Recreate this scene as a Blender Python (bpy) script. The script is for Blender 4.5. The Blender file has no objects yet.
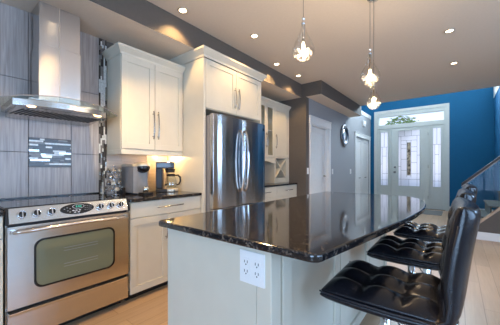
import bpy, bmesh, math, random
from mathutils import Vector, Matrix
random.seed(7)
S = bpy.context.scene
COL = S.collection

# ------------------------------------------------------------------ camera
cam_d = bpy.data.cameras.new('camera'); cam = bpy.data.objects.new('camera', cam_d); COL.objects.link(cam)
cam_d.sensor_width = 36; cam_d.lens = 36 * 261 / 500; cam_d.shift_y = 6.2 / 500
cam_d.clip_start = 0.02
cam.location = (0, 0, 1.183); cam.rotation_euler = (math.pi / 2, 0, math.atan(207 / 261))
S.camera = cam

# ------------------------------------------------------------------ exposure, world, lights
S.view_settings.view_transform = 'Standard'; S.view_settings.look = 'None'
S.view_settings.gamma = 1; S.view_settings.use_curve_mapping = False
S.view_settings.exposure = 0.2
S.cycles.max_bounces = 8; S.cycles.glossy_bounces = 5; S.cycles.diffuse_bounces = 4
S.cycles.transparent_max_bounces = 12
S.cycles.caustics_reflective = False; S.cycles.caustics_refractive = False
S.cycles.sample_clamp_indirect = 4.0

W = bpy.data.worlds.new('sky'); S.world = W; W.use_nodes = True
wn = W.node_tree.nodes; wl = W.node_tree.links
tc = wn.new('ShaderNodeTexCoord'); sep = wn.new('ShaderNodeSeparateXYZ'); rmp = wn.new('ShaderNodeValToRGB')
wl.new(tc.outputs['Generated'], sep.inputs[0]); wl.new(sep.outputs['Z'], rmp.inputs[0])
rmp.color_ramp.elements[0].position = 0.0; rmp.color_ramp.elements[0].color = (0.74, 0.81, 0.95, 1)
rmp.color_ramp.elements[1].position = 0.7; rmp.color_ramp.elements[1].color = (0.30, 0.55, 0.95, 1)
wl.new(rmp.outputs[0], wn['Background'].inputs[0]); wn['Background'].inputs[1].default_value = 1.5

def area(name, loc, target, sx, sy, power, color):
    d = bpy.data.lights.new(name, 'AREA'); d.shape = 'RECTANGLE'; d.size = sx; d.size_y = sy
    d.energy = power; d.color = color
    o = bpy.data.objects.new(name, d); COL.objects.link(o); o.location = loc
    o.rotation_euler = (Vector(target) - Vector(loc)).to_track_quat('-Z', 'Y').to_euler()
    return o
COOL = (0.42, 0.65, 1.0)
area('daylight_patio_window', (0.9, -3.35, 1.25), (0.9, 0, 1.25), 3.2, 2.0, 190, COOL)
area('daylight_living_window', (3.75, 1.6, 1.45), (0, 1.6, 1.45), 3.6, 1.7, 150, (0.38, 0.62, 1.0))
area('added_foyer_daylight', (-0.9, 9.5, 4.2), (-0.9, 6.0, 3.2), 2.4, 1.3, 480, (0.72, 0.86, 1.0))  # added daylight from an unseen upper window, lights the entry
area('added_stair_daylight', (3.75, 6.35, 1.9), (0, 6.35, 1.2), 0.9, 1.0, 70, COOL)  # added light, brightens the blue stair wall reflected in the refrigerator
WARM = (1.0, 0.63, 0.26)

# ------------------------------------------------------------------ materials
M = {}
def mat(name, col, rough=0.5, metal=0.0, spec=0.5, **kw):
    m = bpy.data.materials.new(name); m.use_nodes = True; M[name] = m
    b = m.node_tree.nodes['Principled BSDF']
    b.inputs['Base Color'].default_value = (*col, 1); b.inputs['Roughness'].default_value = rough
    b.inputs['Metallic'].default_value = metal; b.inputs['Specular IOR Level'].default_value = spec
    for k, v in kw.items(): b.inputs[k.replace('_', ' ')].default_value = v
    return m
def tex(m, kind='noise', scale=(1, 1, 1), amp=0.15, tscale=5, detail=4, bump=0.0, rough=0.0, cols=None, pos=(0.3, 0.7), distort=0.0):
    """colour / roughness / bump variation from a procedural texture in object space"""
    nt = m.node_tree; n = nt.nodes; l = nt.links; b = n['Principled BSDF']
    c = n.new('ShaderNodeTexCoord'); mp = n.new('ShaderNodeMapping'); mp.inputs['Scale'].default_value = scale
    l.new(c.outputs['Object'], mp.inputs[0])
    t = n.new('ShaderNodeTexNoise'); t.inputs['Scale'].default_value = tscale; t.inputs['Detail'].default_value = detail
    t.inputs['Distortion'].default_value = distort
    l.new(mp.outputs[0], t.inputs['Vector'])
    base = b.inputs['Base Color'].default_value[:3]
    r = n.new('ShaderNodeValToRGB'); l.new(t.outputs['Fac'], r.inputs[0])
    r.color_ramp.elements[0].position, r.color_ramp.elements[1].position = pos
    if cols is None: cols = [tuple(v * (1 - amp) for v in base), tuple(min(1, v * (1 + amp)) for v in base)]
    r.color_ramp.elements[0].color = (*cols[0], 1); r.color_ramp.elements[1].color = (*cols[1], 1)
    l.new(r.outputs[0], b.inputs['Base Color'])
    if bump:
        bp = n.new('ShaderNodeBump'); bp.inputs['Strength'].default_value = bump; bp.inputs['Distance'].default_value = 0.004
        l.new(t.outputs['Fac'], bp.inputs['Height']); l.new(bp.outputs[0], b.inputs['Normal'])
    if rough:
        ma = n.new('ShaderNodeMapRange'); r0 = b.inputs['Roughness'].default_value
        ma.inputs['To Min'].default_value = max(0.02, r0 - rough); ma.inputs['To Max'].default_value = r0 + rough
        l.new(t.outputs['Fac'], ma.inputs[0]); l.new(ma.outputs[0], b.inputs['Roughness'])
    return m
tex(mat('ceiling_paint', (0.74, 0.645, 0.545), 0.9), tscale=40, amp=0.02, bump=0.05)
tex(mat('taupe_paint', (0.10, 0.085, 0.073), 0.7), tscale=30, amp=0.04, bump=0.04)
tex(mat('hall_paint', (0.30, 0.31, 0.33), 0.55), tscale=30, amp=0.04, bump=0.04)
tex(mat('blue_paint', (0.003, 0.100, 0.235), 0.7, spec=0.25), tscale=30, amp=0.04, bump=0.04)
tex(mat('beige_paint', (0.55, 0.50, 0.44), 0.8), tscale=30, amp=0.03)
tex(mat('white_trim', (0.74, 0.75, 0.75), 0.4), tscale=12, amp=0.02)
tex(mat('entry_door_paint', (0.50, 0.55, 0.55), 0.4), tscale=12, amp=0.02)
tex(mat('cabinet_white', (0.62, 0.58, 0.485), 0.38), tscale=10, amp=0.02)
tex(mat('cabinet_inside', (0.50, 0.48, 0.42), 0.6), tscale=10, amp=0.03)
tex(mat('grey_tile', (0.30, 0.285, 0.305), 0.32), scale=(1, 22, 0.9), tscale=3.2, detail=6, cols=[(0.29, 0.255, 0.245), (0.49, 0.44, 0.42)], rough=0.05, distort=0.4)
tex(mat('beige_tile', (0.50, 0.43, 0.37), 0.3), scale=(1, 1, 8), tscale=5, amp=0.12)
mat('grout', (0.12, 0.11, 0.11), 0.9)
for i, (nm, c, r, mt) in enumerate([('mosaic_dark', (0.06, 0.05, 0.045), 0.2, 0), ('mosaic_grey', (0.22, 0.20, 0.19), 0.25, 0), ('mosaic_silver', (0.62, 0.60, 0.56), 0.22, 1), ('mosaic_white', (0.72, 0.72, 0.70), 0.12, 0)]):
    tex(mat(nm, c, r, mt), tscale=60, amp=0.15)
tex(mat('steel', (0.62, 0.595, 0.57), 0.24, 1.0), scale=(1, 1, 12), tscale=4, detail=3, amp=0.02)
tex(mat('steel_upright', (0.62, 0.60, 0.58), 0.19, 1.0), scale=(40, 40, 1), tscale=4, detail=3, amp=0.02, rough=0.02)
tex(mat('steel_fridge', (0.58, 0.565, 0.55), 0.19, 1.0), scale=(1, 40, 1), tscale=4, detail=3, amp=0.02, rough=0.02)
tex(mat('chrome', (0.75, 0.75, 0.76), 0.08, 1.0), tscale=8, amp=0.02)
tex(mat('brushed_handle', (0.40, 0.38, 0.35), 0.25, 1.0), tscale=30, amp=0.05)
tex(mat('black_gloss', (0.010, 0.010, 0.012), 0.06), tscale=8, amp=0.1)
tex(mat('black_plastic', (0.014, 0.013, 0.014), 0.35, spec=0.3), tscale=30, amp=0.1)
tex(mat('dark_gap', (0.012, 0.011, 0.012), 0.6), tscale=20, amp=0.1)
tex(mat('grey_plastic', (0.24, 0.24, 0.25), 0.35), tscale=20, amp=0.06)
tex(mat('pale_metal', (0.66, 0.60, 0.50), 0.3, 0.7), tscale=20, amp=0.06)
tex(mat('leather', (0.009, 0.009, 0.013), 0.25, spec=0.42), tscale=140, amp=0.2, bump=0.12, rough=0.06)
tex(mat('piping_leather', (0.016, 0.016, 0.022), 0.35), tscale=60, amp=0.2)
tex(mat('rubber_mat', (0.19, 0.20, 0.21), 0.9), tscale=60, amp=0.25, bump=0.3)
tex(mat('carpet', (0.08, 0.078, 0.076), 0.95), tscale=120, amp=0.35, bump=0.4)
tex(mat('oak_cap', (0.42, 0.31, 0.22), 0.45), scale=(1, 12, 12), tscale=5, amp=0.18)
tex(mat('plastic_white', (0.80, 0.80, 0.80), 0.35), tscale=20, amp=0.02)
tex(mat('fabric_white', (0.75, 0.74, 0.74), 0.9), tscale=60, amp=0.06, bump=0.3)
mat('screen_green', (0.0, 0.02, 0.015), 0.3, Emission_Color=(0.05, 0.55, 0.38, 1), Emission_Strength=0.7)
mat('button_grey', (0.45, 0.46, 0.5), 0.4)
mat('led_blue', (0.02, 0.05, 0.2), 0.3, Emission_Color=(0.2, 0.4, 1, 1), Emission_Strength=1.5)
mat('lamp_glow', (1, 0.9, 0.75), 0.5, Emission_Color=(1.0, 0.78, 0.50, 1), Emission_Strength=9.0)
mat('hood_lamp', (1, 0.9, 0.75), 0.5, Emission_Color=(1.0, 0.62, 0.30, 1), Emission_Strength=3.0)
tex(mat('leaf_green', (0.12, 0.25, 0.03), 0.6), tscale=8, amp=0.4)
tex(mat('bark', (0.12, 0.08, 0.05), 0.9), tscale=12, amp=0.3)
tex(mat('pale_driveway', (0.58, 0.52, 0.48), 0.95), tscale=4, amp=0.25)  # pale driveway concrete, chosen to brighten and warm the frosted door glass
tex(mat('gold_glass', (0.30, 0.19, 0.08), 0.3), tscale=14, cols=[(0.07, 0.055, 0.04), (0.50, 0.42, 0.30)], pos=(0.35, 0.6))

def brushed(name, rough, aniso, rot):
    nt = M[name].node_tree; b = nt.nodes['Principled BSDF']; b.inputs['Roughness'].default_value = rough
    b.inputs['Anisotropic'].default_value = aniso; b.inputs['Anisotropic Rotation'].default_value = rot
    t = nt.nodes.new('ShaderNodeTangent'); t.direction_type = 'RADIAL'; t.axis = 'Z'; nt.links.new(t.outputs[0], b.inputs['Tangent'])
brushed('steel_upright', 0.30, 0.85, 0.25); brushed('steel_fridge', 0.30, 0.85, 0.25)
def granite():
    m = mat('granite', (0.012, 0.012, 0.014), 0.07, spec=0.75); nt = m.node_tree; n = nt.nodes; l = nt.links; b = n['Principled BSDF']
    c = n.new('ShaderNodeTexCoord'); v = n.new('ShaderNodeTexVoronoi'); v.inputs['Scale'].default_value = 130
    l.new(c.outputs['Object'], v.inputs['Vector'])
    t = n.new('ShaderNodeTexNoise'); t.inputs['Scale'].default_value = 38; t.inputs['Detail'].default_value = 6
    l.new(c.outputs['Object'], t.inputs['Vector'])
    sx = n.new('ShaderNodeSeparateColor'); l.new(v.outputs['Color'], sx.inputs[0])
    ad = n.new('ShaderNodeMath'); ad.operation = 'MULTIPLY'; l.new(sx.outputs[0], ad.inputs[0]); l.new(t.outputs['Fac'], ad.inputs[1])
    r = n.new('ShaderNodeValToRGB'); l.new(ad.outputs[0], r.inputs[0])
    e = r.color_ramp.elements; e[0].position = 0.30; e[0].color = (0.010, 0.010, 0.012, 1)
    e[1].position = 0.60; e[1].color = (0.20, 0.15, 0.11, 1)
    x = e.new(0.42); x.color = (0.035, 0.033, 0.036, 1)
    l.new(r.outputs[0], b.inputs['Base Color'])
granite()
def oak_floor():
    m = mat('oak_floor', (0.4, 0.28, 0.18), 0.33); nt = m.node_tree; n = nt.nodes; l = nt.links; b = n['Principled BSDF']
    c = n.new('ShaderNodeTexCoord'); mp = n.new('ShaderNodeMapping'); mp.inputs['Rotation'].default_value = (0, 0, math.pi / 2)
    l.new(c.outputs['Object'], mp.inputs[0])
    br = n.new('ShaderNodeTexBrick'); br.inputs['Scale'].default_value = 1; br.inputs['Brick Width'].default_value = 1.3; br.inputs['Row Height'].default_value = 0.13
    br.inputs['Mortar Size'].default_value = 0.0016; br.inputs['Color1'].default_value = (0.50, 0.355, 0.235, 1); br.inputs['Color2'].default_value = (0.40, 0.285, 0.19, 1)
    br.inputs['Mortar'].default_value = (0.20, 0.13, 0.08, 1)
    l.new(mp.outputs[0], br.inputs['Vector'])
    m2 = n.new('ShaderNodeMapping'); m2.inputs['Scale'].default_value = (14, 1, 1); l.new(c.outputs['Object'], m2.inputs[0])
    t = n.new('ShaderNodeTexNoise'); t.inputs['Scale'].default_value = 4; t.inputs['Detail'].default_value = 6; l.new(m2.outputs[0], t.inputs['Vector'])
    r = n.new('ShaderNodeValToRGB'); l.new(t.outputs['Fac'], r.inputs[0]); r.color_ramp.elements[0].color = (0.78, 0.75, 0.73, 1); r.color_ramp.elements[1].color = (1.1, 1.08, 1.05, 1)
    mx = n.new('ShaderNodeMix'); mx.data_type = 'RGBA'; mx.blend_type = 'MULTIPLY'; mx.inputs[0].default_value = 1
    l.new(br.outputs['Color'], mx.inputs[6]); l.new(r.outputs[0], mx.inputs[7]); l.new(mx.outputs[2], b.inputs['Base Color'])
oak_floor()
def thin_glass(name, tint=(1, 1, 1), edge=0.35, rough=0.02, base=0.03):
    """thin sheet: see-through, with a reflection that grows towards grazing view"""
    m = bpy.data.materials.new(name); m.use_nodes = True; M[name] = m; nt = m.node_tree; n = nt.nodes; l = nt.links
    n.remove(n['Principled BSDF']); tr = n.new('ShaderNodeBsdfTransparent'); tr.inputs[0].default_value = (*tint, 1)
    gl = n.new('ShaderNodeBsdfGlossy'); gl.inputs['Roughness'].default_value = rough
    lw = n.new('ShaderNodeLayerWeight'); lw.inputs['Blend'].default_value = 0.5
    pw = n.new('ShaderNodeMath'); pw.operation = 'POWER'; pw.inputs[1].default_value = 4; l.new(lw.outputs['Facing'], pw.inputs[0])
    ma = n.new('ShaderNodeMapRange'); ma.inputs['To Min'].default_value = base; ma.inputs['To Max'].default_value = edge; l.new(pw.outputs[0], ma.inputs[0])
    mx = n.new('ShaderNodeMixShader'); l.new(ma.outputs[0], mx.inputs[0])
    l.new(tr.outputs[0], mx.inputs[1]); l.new(gl.outputs[0], mx.inputs[2]); l.new(mx.outputs[0], n['Material Output'].inputs[0])
    return m
thin_glass('clear_glass', (0.96, 0.98, 0.98), 0.5)
thin_glass('drop_glass', (0.985, 0.98, 0.97), 0.5, base=0.02)
thin_glass('rail_glass', (0.86, 0.93, 0.95), 0.2, base=0.008)
thin_glass('hood_glass', (0.86, 0.91, 0.89), 0.25, base=0.02)
def frosted():
    m = bpy.data.materials.new('frosted_glass'); m.use_nodes = True; M['frosted_glass'] = m; nt = m.node_tree; n = nt.nodes; l = nt.links
    n.remove(n['Principled BSDF'])
    c = n.new('ShaderNodeTexCoord'); t = n.new('ShaderNodeTexNoise'); t.inputs['Scale'].default_value = 3; l.new(c.outputs['Object'], t.inputs['Vector'])
    r = n.new('ShaderNodeValToRGB'); l.new(t.outputs['Fac'], r.inputs[0]); r.color_ramp.elements[0].color = (0.86, 0.86, 0.90, 1); r.color_ramp.elements[1].color = (0.97, 0.95, 0.96, 1)
    tl = n.new('ShaderNodeBsdfTranslucent'); l.new(r.outputs[0], tl.inputs[0])
    rf = n.new('ShaderNodeBsdfRefraction'); rf.inputs['Roughness'].default_value = 0.45; rf.inputs['IOR'].default_value = 1.12; l.new(r.outputs[0], rf.inputs[0])
    gl = n.new('ShaderNodeBsdfGlossy'); gl.inputs['Roughness'].default_value = 0.2
    a = n.new('ShaderNodeMixShader'); a.inputs[0].default_value = 0.9; l.new(tl.outputs[0], a.inputs[1]); l.new(rf.outputs[0], a.inputs[2])
    b = n.new('ShaderNodeMixShader'); b.inputs[0].default_value = 0.04; l.new(a.outputs[0], b.inputs[1]); l.new(gl.outputs[0], b.inputs[2])
    l.new(b.outputs[0], n['Material Output'].inputs[0])
frosted()
def bead_glass():
    m = bpy.data.materials.new('bead_glass'); m.use_nodes = True; M['bead_glass'] = m; nt = m.node_tree; n = nt.nodes; l = nt.links
    n.remove(n['Principled BSDF'])
    df = n.new('ShaderNodeBsdfDiffuse'); df.inputs[0].default_value = (0.30, 0.29, 0.27, 1)
    tl = n.new('ShaderNodeBsdfTranslucent'); tl.inputs[0].default_value = (0.34, 0.33, 0.31, 1)
    tr = n.new('ShaderNodeBsdfTransparent')
    a = n.new('ShaderNodeMixShader'); a.inputs[0].default_value = 0.5; l.new(df.outputs[0], a.inputs[1]); l.new(tl.outputs[0], a.inputs[2])
    b = n.new('ShaderNodeMixShader'); b.inputs[0].default_value = 0.55; l.new(a.outputs[0], b.inputs[1]); l.new(tr.outputs[0], b.inputs[2])
    l.new(b.outputs[0], n['Material Output'].inputs[0])
bead_glass()
mat('oven_glass', (0.17, 0.18, 0.115), 0.10, spec=0.9)

# ------------------------------------------------------------------ mesh helpers
class MB:
    """collects shapes (world coordinates) into ONE mesh object"""
    def __init__(self): self.bm = bmesh.new(); self.mi = 0
    def _new(self, vs, fs, smooth=False):
        v = [self.bm.verts.new(p) for p in vs]
        for f in fs:
            try:
                q = self.bm.faces.new([v[i] for i in f]); q.material_index = self.mi; q.smooth = smooth
            except ValueError: pass
        return self
    def box(self, x0, x1, y0, y1, z0, z1, T=None):
        vs = [(x, y, z) for x in (x0, x1) for y in (y0, y1) for z in (z0, z1)]
        if T is not None: vs = [T @ Vector(p) for p in vs]
        return self._new(vs, [(0, 1, 3, 2), (4, 6, 7, 5), (0, 4, 5, 1), (2, 3, 7, 6), (0, 2, 6, 4), (1, 5, 7, 3)])
    def prism(self, pts, axis, a, b, smooth=False):
        """closed 2-D polygon pushed along axis; pts are the other two coordinates in xyz order"""
        n = len(pts)
        def p3(p, t): return {'x': (t, p[0], p[1]), 'y': (p[0], t, p[1]), 'z': (p[0], p[1], t)}[axis]
        vs = [p3(p, a) for p in pts] + [p3(p, b) for p in pts]
        v = [self.bm.verts.new(p) for p in vs]
        def f(ix, sm):
            q = self.bm.faces.new([v[i] for i in ix]); q.material_index = self.mi; q.smooth = sm
        f(range(n), False); f(range(2 * n - 1, n - 1, -1), False)
        for i in range(n): f((i, i + n, (i + 1) % n + n, (i + 1) % n), smooth)
        return self
    def lathe(self, prof, c=(0, 0, 0), n=24, axis='z', T=None, smooth=True):
        """prof: (radius, height) from one end to the other; r=0 closes"""
        vs = []; rings = []
        for r, h in prof:
            if r < 1e-6: rings.append([len(vs)]); vs.append((0, 0, h))
            else:
                rings.append(list(range(len(vs), len(vs) + n)))
                vs += [(r * math.cos(2 * math.pi * k / n), r * math.sin(2 * math.pi * k / n), h) for k in range(n)]
        if axis == 'x': vs = [(z, x, y) for x, y, z in vs]
        if axis == 'y': vs = [(x, z, y) for x, y, z in vs]
        vs = [Vector(p) + Vector(c) for p in vs]
        if T is not None: vs = [T @ p for p in vs]
        fs = []
        for a, b in zip(rings, rings[1:]):
            for k in range(n):
                j = (k + 1) % n
                if len(a) == 1 and len(b) == 1: continue
                if len(a) == 1: fs.append((a[0], b[j], b[k]))
                elif len(b) == 1: fs.append((a[k], a[j], b[0]))
                else: fs.append((a[k], a[j], b[j], b[k]))
        return self._new(vs, fs, smooth)
    def cyl(self, c, r, h, axis='z', n=20, T=None): return self.lathe([(0, 0), (r, 0), (r, h), (0, h)], c, n, axis, T, smooth=False) if n < 9 else self.lathe([(0, 0), (r * .999, 0), (r, 0), (r, h), (r * .999, h), (0, h)], c, n, axis, T)
    def tube(self, pts, r, n=10, closed=False, T=None, flat=1.0):
        P = [Vector(p) for p in pts]; m = len(P); vs = []; fs = []
        up = None
        for i, p in enumerate(P):
            d = (P[(i + 1) % m] - P[i - 1]) if closed else (P[min(i + 1, m - 1)] - P[max(i - 1, 0)])
            d.normalize()
            if up is None:
                up = Vector((0, 0, 1)) if abs(d.z) < .9 else Vector((1, 0, 0))
            u = (up - d * up.dot(d)).normalized(); w = d.cross(u); up = u
            rr = r[i] if isinstance(r, (list, tuple)) else r
            vs += [p + (u * math.cos(2 * math.pi * k / n) * flat + w * math.sin(2 * math.pi * k / n)) * rr for k in range(n)]
        if T is not None: vs = [T @ v for v in vs]
        for i in range(m if closed else m - 1):
            a = i * n; b = ((i + 1) % m) * n
            for k in range(n): j = (k + 1) % n; fs.append((a + k, a + j, b + j, b + k))
        if not closed: fs.append(tuple(range(n - 1, -1, -1))); fs.append(tuple(range((m - 1) * n, m * n)))
        return self._new(vs, fs, True)
    def ball(self, c, r, sc=(1, 1, 1), n=12, T=None):
        k = n // 2
        prof = [(0, -r)] + [(r * math.cos(-math.pi / 2 + math.pi * i / k), r * math.sin(-math.pi / 2 + math.pi * i / k)) for i in range(1, k)] + [(0, r)]
        A = Matrix.Translation(c) @ Matrix.Diagonal((*sc, 1))
        return self.lathe(prof, (0, 0, 0), n, 'z', A if T is None else T @ A)
    def build(self, name, mats, parent=None, bevel=0.0, seg=2, subsurf=0, label=None):
        me = bpy.data.meshes.new(name)
        bmesh.ops.recalc_face_normals(self.bm, faces=self.bm.faces)
        loc = Vector((0, 0, 0))
        if parent is not None: loc = world_loc(parent)
        else:
            vs = [v.co for v in self.bm.verts]
            loc = Vector(((min(v.x for v in vs) + max(v.x for v in vs)) / 2, (min(v.y for v in vs) + max(v.y for v in vs)) / 2, min(v.z for v in vs)))
        bmesh.ops.translate(self.bm, verts=self.bm.verts, vec=-loc)
        self.bm.to_mesh(me); self.bm.free()
        for m_ in (mats if isinstance(mats, (list, tuple)) else [mats]): me.materials.append(M[m_])
        o = bpy.data.objects.new(name, me); COL.objects.link(o)
        if parent is not None: o.parent = parent
        else: o.location = loc
        if bevel:
            b = o.modifiers.new('bevel', 'BEVEL'); b.width = bevel; b.segments = seg; b.limit_method = 'ANGLE'; b.angle_limit = math.radians(40)
        if subsurf:
            s_ = o.modifiers.new('smooth', 'SUBSURF'); s_.levels = subsurf; s_.render_levels = subsurf
        if label: o['label'] = label
        return o
def world_loc(o):
    p = Vector(o.location)
    while o.parent: o = o.parent; p += Vector(o.location)
    return p
def thing(name, loc, label, cat, group=None):
    o = bpy.data.objects.new(name, None); COL.objects.link(o); o.location = loc; o.empty_display_size = .1
    return tag(o, label, cat, group)
def tag(o, label, cat, group=None):
    o['label'] = label; o['category'] = cat
    if group: o['group'] = group
    return o
def structure(o, label=None):
    o['kind'] = 'structure'
    if label: o['label'] = label
    return o
def sroot(name, loc, label):
    o = bpy.data.objects.new(name, None); COL.objects.link(o); o.location = loc; o['kind'] = 'structure'; o['label'] = label
    return o
def copy_tree(o, parent=None):
    c = o.copy(); COL.objects.link(c)
    if parent is not None: c.parent = parent
    for ch in [k for k in bpy.data.objects if k.parent == o]: copy_tree(ch, c)
    return c

# ------------------------------------------------------------------ room shell
HALL_X, END_Y, FRONT_Y, CEIL, SOFF, EDGE_Y = -2.215, 4.476, 9.15, 2.78, 2.53, 6.95
structure(MB().box(-3.6, 3.7, -3.4, 9.3, -0.12, 0).build('floor', 'oak_floor'), 'pale oak plank floor')
structure(MB().box(-3.05, 3.7, -3.4, EDGE_Y, CEIL, 3.0).build('ceiling', 'ceiling_paint'), 'flat beige painted kitchen ceiling')
structure(MB().box(-3.6, 1.0, EDGE_Y + .1, 9.35, 5.4, 5.5).build('ceiling', 'ceiling_paint'), 'high ceiling over the entry')
structure(MB().box(-3.05, -2.9, -3.4, END_Y, 0, CEIL).build('wall_left', 'taupe_paint'), 'taupe kitchen wall behind the cabinets')
structure(MB().box(-3.05, HALL_X, END_Y, END_Y + .12, 0, CEIL).build('wall_end', 'taupe_paint'), 'taupe end wall past the far cabinets')
# dropped bulkheads
structure(MB().box(-2.9, -2.305, -3.4, END_Y, SOFF, CEIL).build('wall_bulkhead', ['taupe_paint', 'ceiling_paint']), 'dropped bulkhead above the kitchen cabinets')
structure(MB().box(HALL_X, -1.916, END_Y, 7.0, SOFF, CEIL).build('wall_bulkhead', ['taupe_paint', 'ceiling_paint']), 'dropped bulkhead along the hall wall')
for o in bpy.data.objects:
    if o.name.startswith('wall_bulkhead'):
        for p in o.data.polygons:
            if p.normal.z < -.9: p.material_index = 1
# hall wall with the doorway and the closet opening
D1a, D1b, D1h = 4.70, 5.585, 2.06
C2a, C2b, C2h = 7.55, 8.95, 2.09
b = MB()
for y0, y1, z0, z1 in [(END_Y + .12, D1a, 0, SOFF), (D1a, D1b, D1h, SOFF), (D1b, 7.0, 0, SOFF), (7.0, C2a, 0, 2.79), (C2a, C2b, C2h, 2.79), (C2b, FRONT_Y, 0, 2.79)]:
    b.box(HALL_X - .13, HALL_X, y0, y1, z0, z1)
structure(b.build('wall_hall', 'hall_paint'), 'grey hall wall with doors and round mirror')
structure(MB().box(-2.95, HALL_X + .012, 7.0, FRONT_Y, 2.79, 2.905).build('trim_1', 'white_trim', bevel=.004), 'white cap ledge over the hall closet')
structure(MB().box(-3.2, -2.95, 6.95, FRONT_Y, 2.7, 5.4).build('wall_foyer', 'blue_paint'), 'blue upper entry wall behind the ledge')
# front wall with the door unit opening
FX0, FX1, FZ = -2.00, -0.26, 2.93
b = MB(); b.box(-3.4, FX0, FRONT_Y, FRONT_Y + .15, 0, 5.4); b.box(FX1, 1.0, FRONT_Y, FRONT_Y + .15, 0, 3.55); b.box(FX0, FX1, FRONT_Y, FRONT_Y + .15, FZ, 3.55)
b.box(FX0, 1.0, FRONT_Y, FRONT_Y + .15, 4.9, 5.4); b.box(.35, 1.0, FRONT_Y, FRONT_Y + .15, 3.55, 4.9)
structure(b.build('wall_front', 'blue_paint'), 'deep blue wall around the front door')
structure(MB().box(.745, .9, EDGE_Y, FRONT_Y, 0, 3.0).build('wall_stair', 'blue_paint'), 'blue entry wall beside the stairs')
structure(MB().box(.735, .9, EDGE_Y, FRONT_Y, 3.0, 5.4).build('wall_stair', 'white_trim'), 'white upper wall above the stairs')
structure(MB().box(.9, 1.9, EDGE_Y, EDGE_Y + .12, 0, CEIL).build('wall_stair', 'blue_paint'), 'blue wall behind the staircase')
structure(MB().box(1.9, 3.7, EDGE_Y, EDGE_Y + .12, 0, CEIL).build('wall_stair', 'beige_paint'), 'beige wall behind the upper stairs')
structure(MB().box(-3.2, .9, EDGE_Y - .1, EDGE_Y, 3.0, 5.4).build('wall_upper', 'beige_paint'), 'upper storey wall facing the entry')
# right wall and back wall with windows (behind the viewer)
b = MB()
for y0, y1, z0, z1 in [(-3.4, -.2, 0, CEIL), (3.4, 5.9, 0, CEIL), (6.8, 7.05, 0, CEIL), (5.9, 6.8, 0, 1.4), (5.9, 6.8, 2.4, CEIL), (-.2, 3.4, 0, .6), (-.2, 3.4, 2.3, CEIL)]: b.box(3.55, 3.7, y0, y1, z0, z1)
structure(b.build('wall_right', 'beige_paint'), 'beige living room wall')
b = MB()
for x0, x1, z0, z1 in [(-2.9, -.7, 0, CEIL), (2.5, 3.55, 0, CEIL), (-.7, 2.5, 2.25, CEIL)]: b.box(x0, x1, -3.3, -3.15, z0, z1)
structure(b.build('wall_back', 'beige_paint'), 'beige wall behind the viewer')
def window(name, horiz, a0, a1, z0, z1, pos, parts, label):
    r = sroot(name, ((a0 + a1) / 2, pos, z0) if horiz else (pos, (a0 + a1) / 2, z0), label)
    f = MB(); g = MB()
    def bx(q, u0, u1, w0, w1, d):
        q.box(u0, u1, pos - d, pos + d, w0, w1) if horiz else q.box(pos - d, pos + d, u0, u1, w0, w1)
    t = .06
    bx(f, a0, a1, z0, z0 + t, .05); bx(f, a0, a1, z1 - t, z1, .05)
    for k in range(parts + 1):
        u = a0 + (a1 - a0 - t) * k / parts; bx(f, u, u + t, z0 + t, z1 - t, .05)
    bx(g, a0 + t, a1 - t, z0 + t, z1 - t, .004)
    f.build('window_frame', 'white_trim', r, bevel=.004); g.build('window_pane', 'clear_glass', r)
window('window_1', True, -.7, 2.5, 0.0, 2.25, -3.22, 2, 'patio window behind the viewer')
window('window_2', False, -.2, 3.4, .6, 2.3, 3.62, 3, 'living room window to the side')
window('window_3_added', True, FX0, .35, 3.55, 4.9, FRONT_Y + .08, 3, 'unseen upper window over the front door, added to light the entry')  # out of view, put in so daylight reaches the entry walls
window('window_4_added', False, 5.9, 6.8, 1.4, 2.4, 3.62, 1, 'unseen stairway window, added to light the blue stair wall')  # invented opening for the stair light, out of view
# baseboards
b = MB()
for y0, y1 in [(D1b + .1, C2a - .1)]: b.box(HALL_X, HALL_X + .015, y0, y1, 0, .13)
structure(b.build('baseboard_left', 'white_trim', bevel=.003), 'white baseboard on the hall wall')
b = MB(); b.box(-.17, .73, FRONT_Y - .015, FRONT_Y, 0, .13)
structure(b.build('baseboard_front', 'white_trim', bevel=.003), 'white baseboard on the blue wall')

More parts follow.
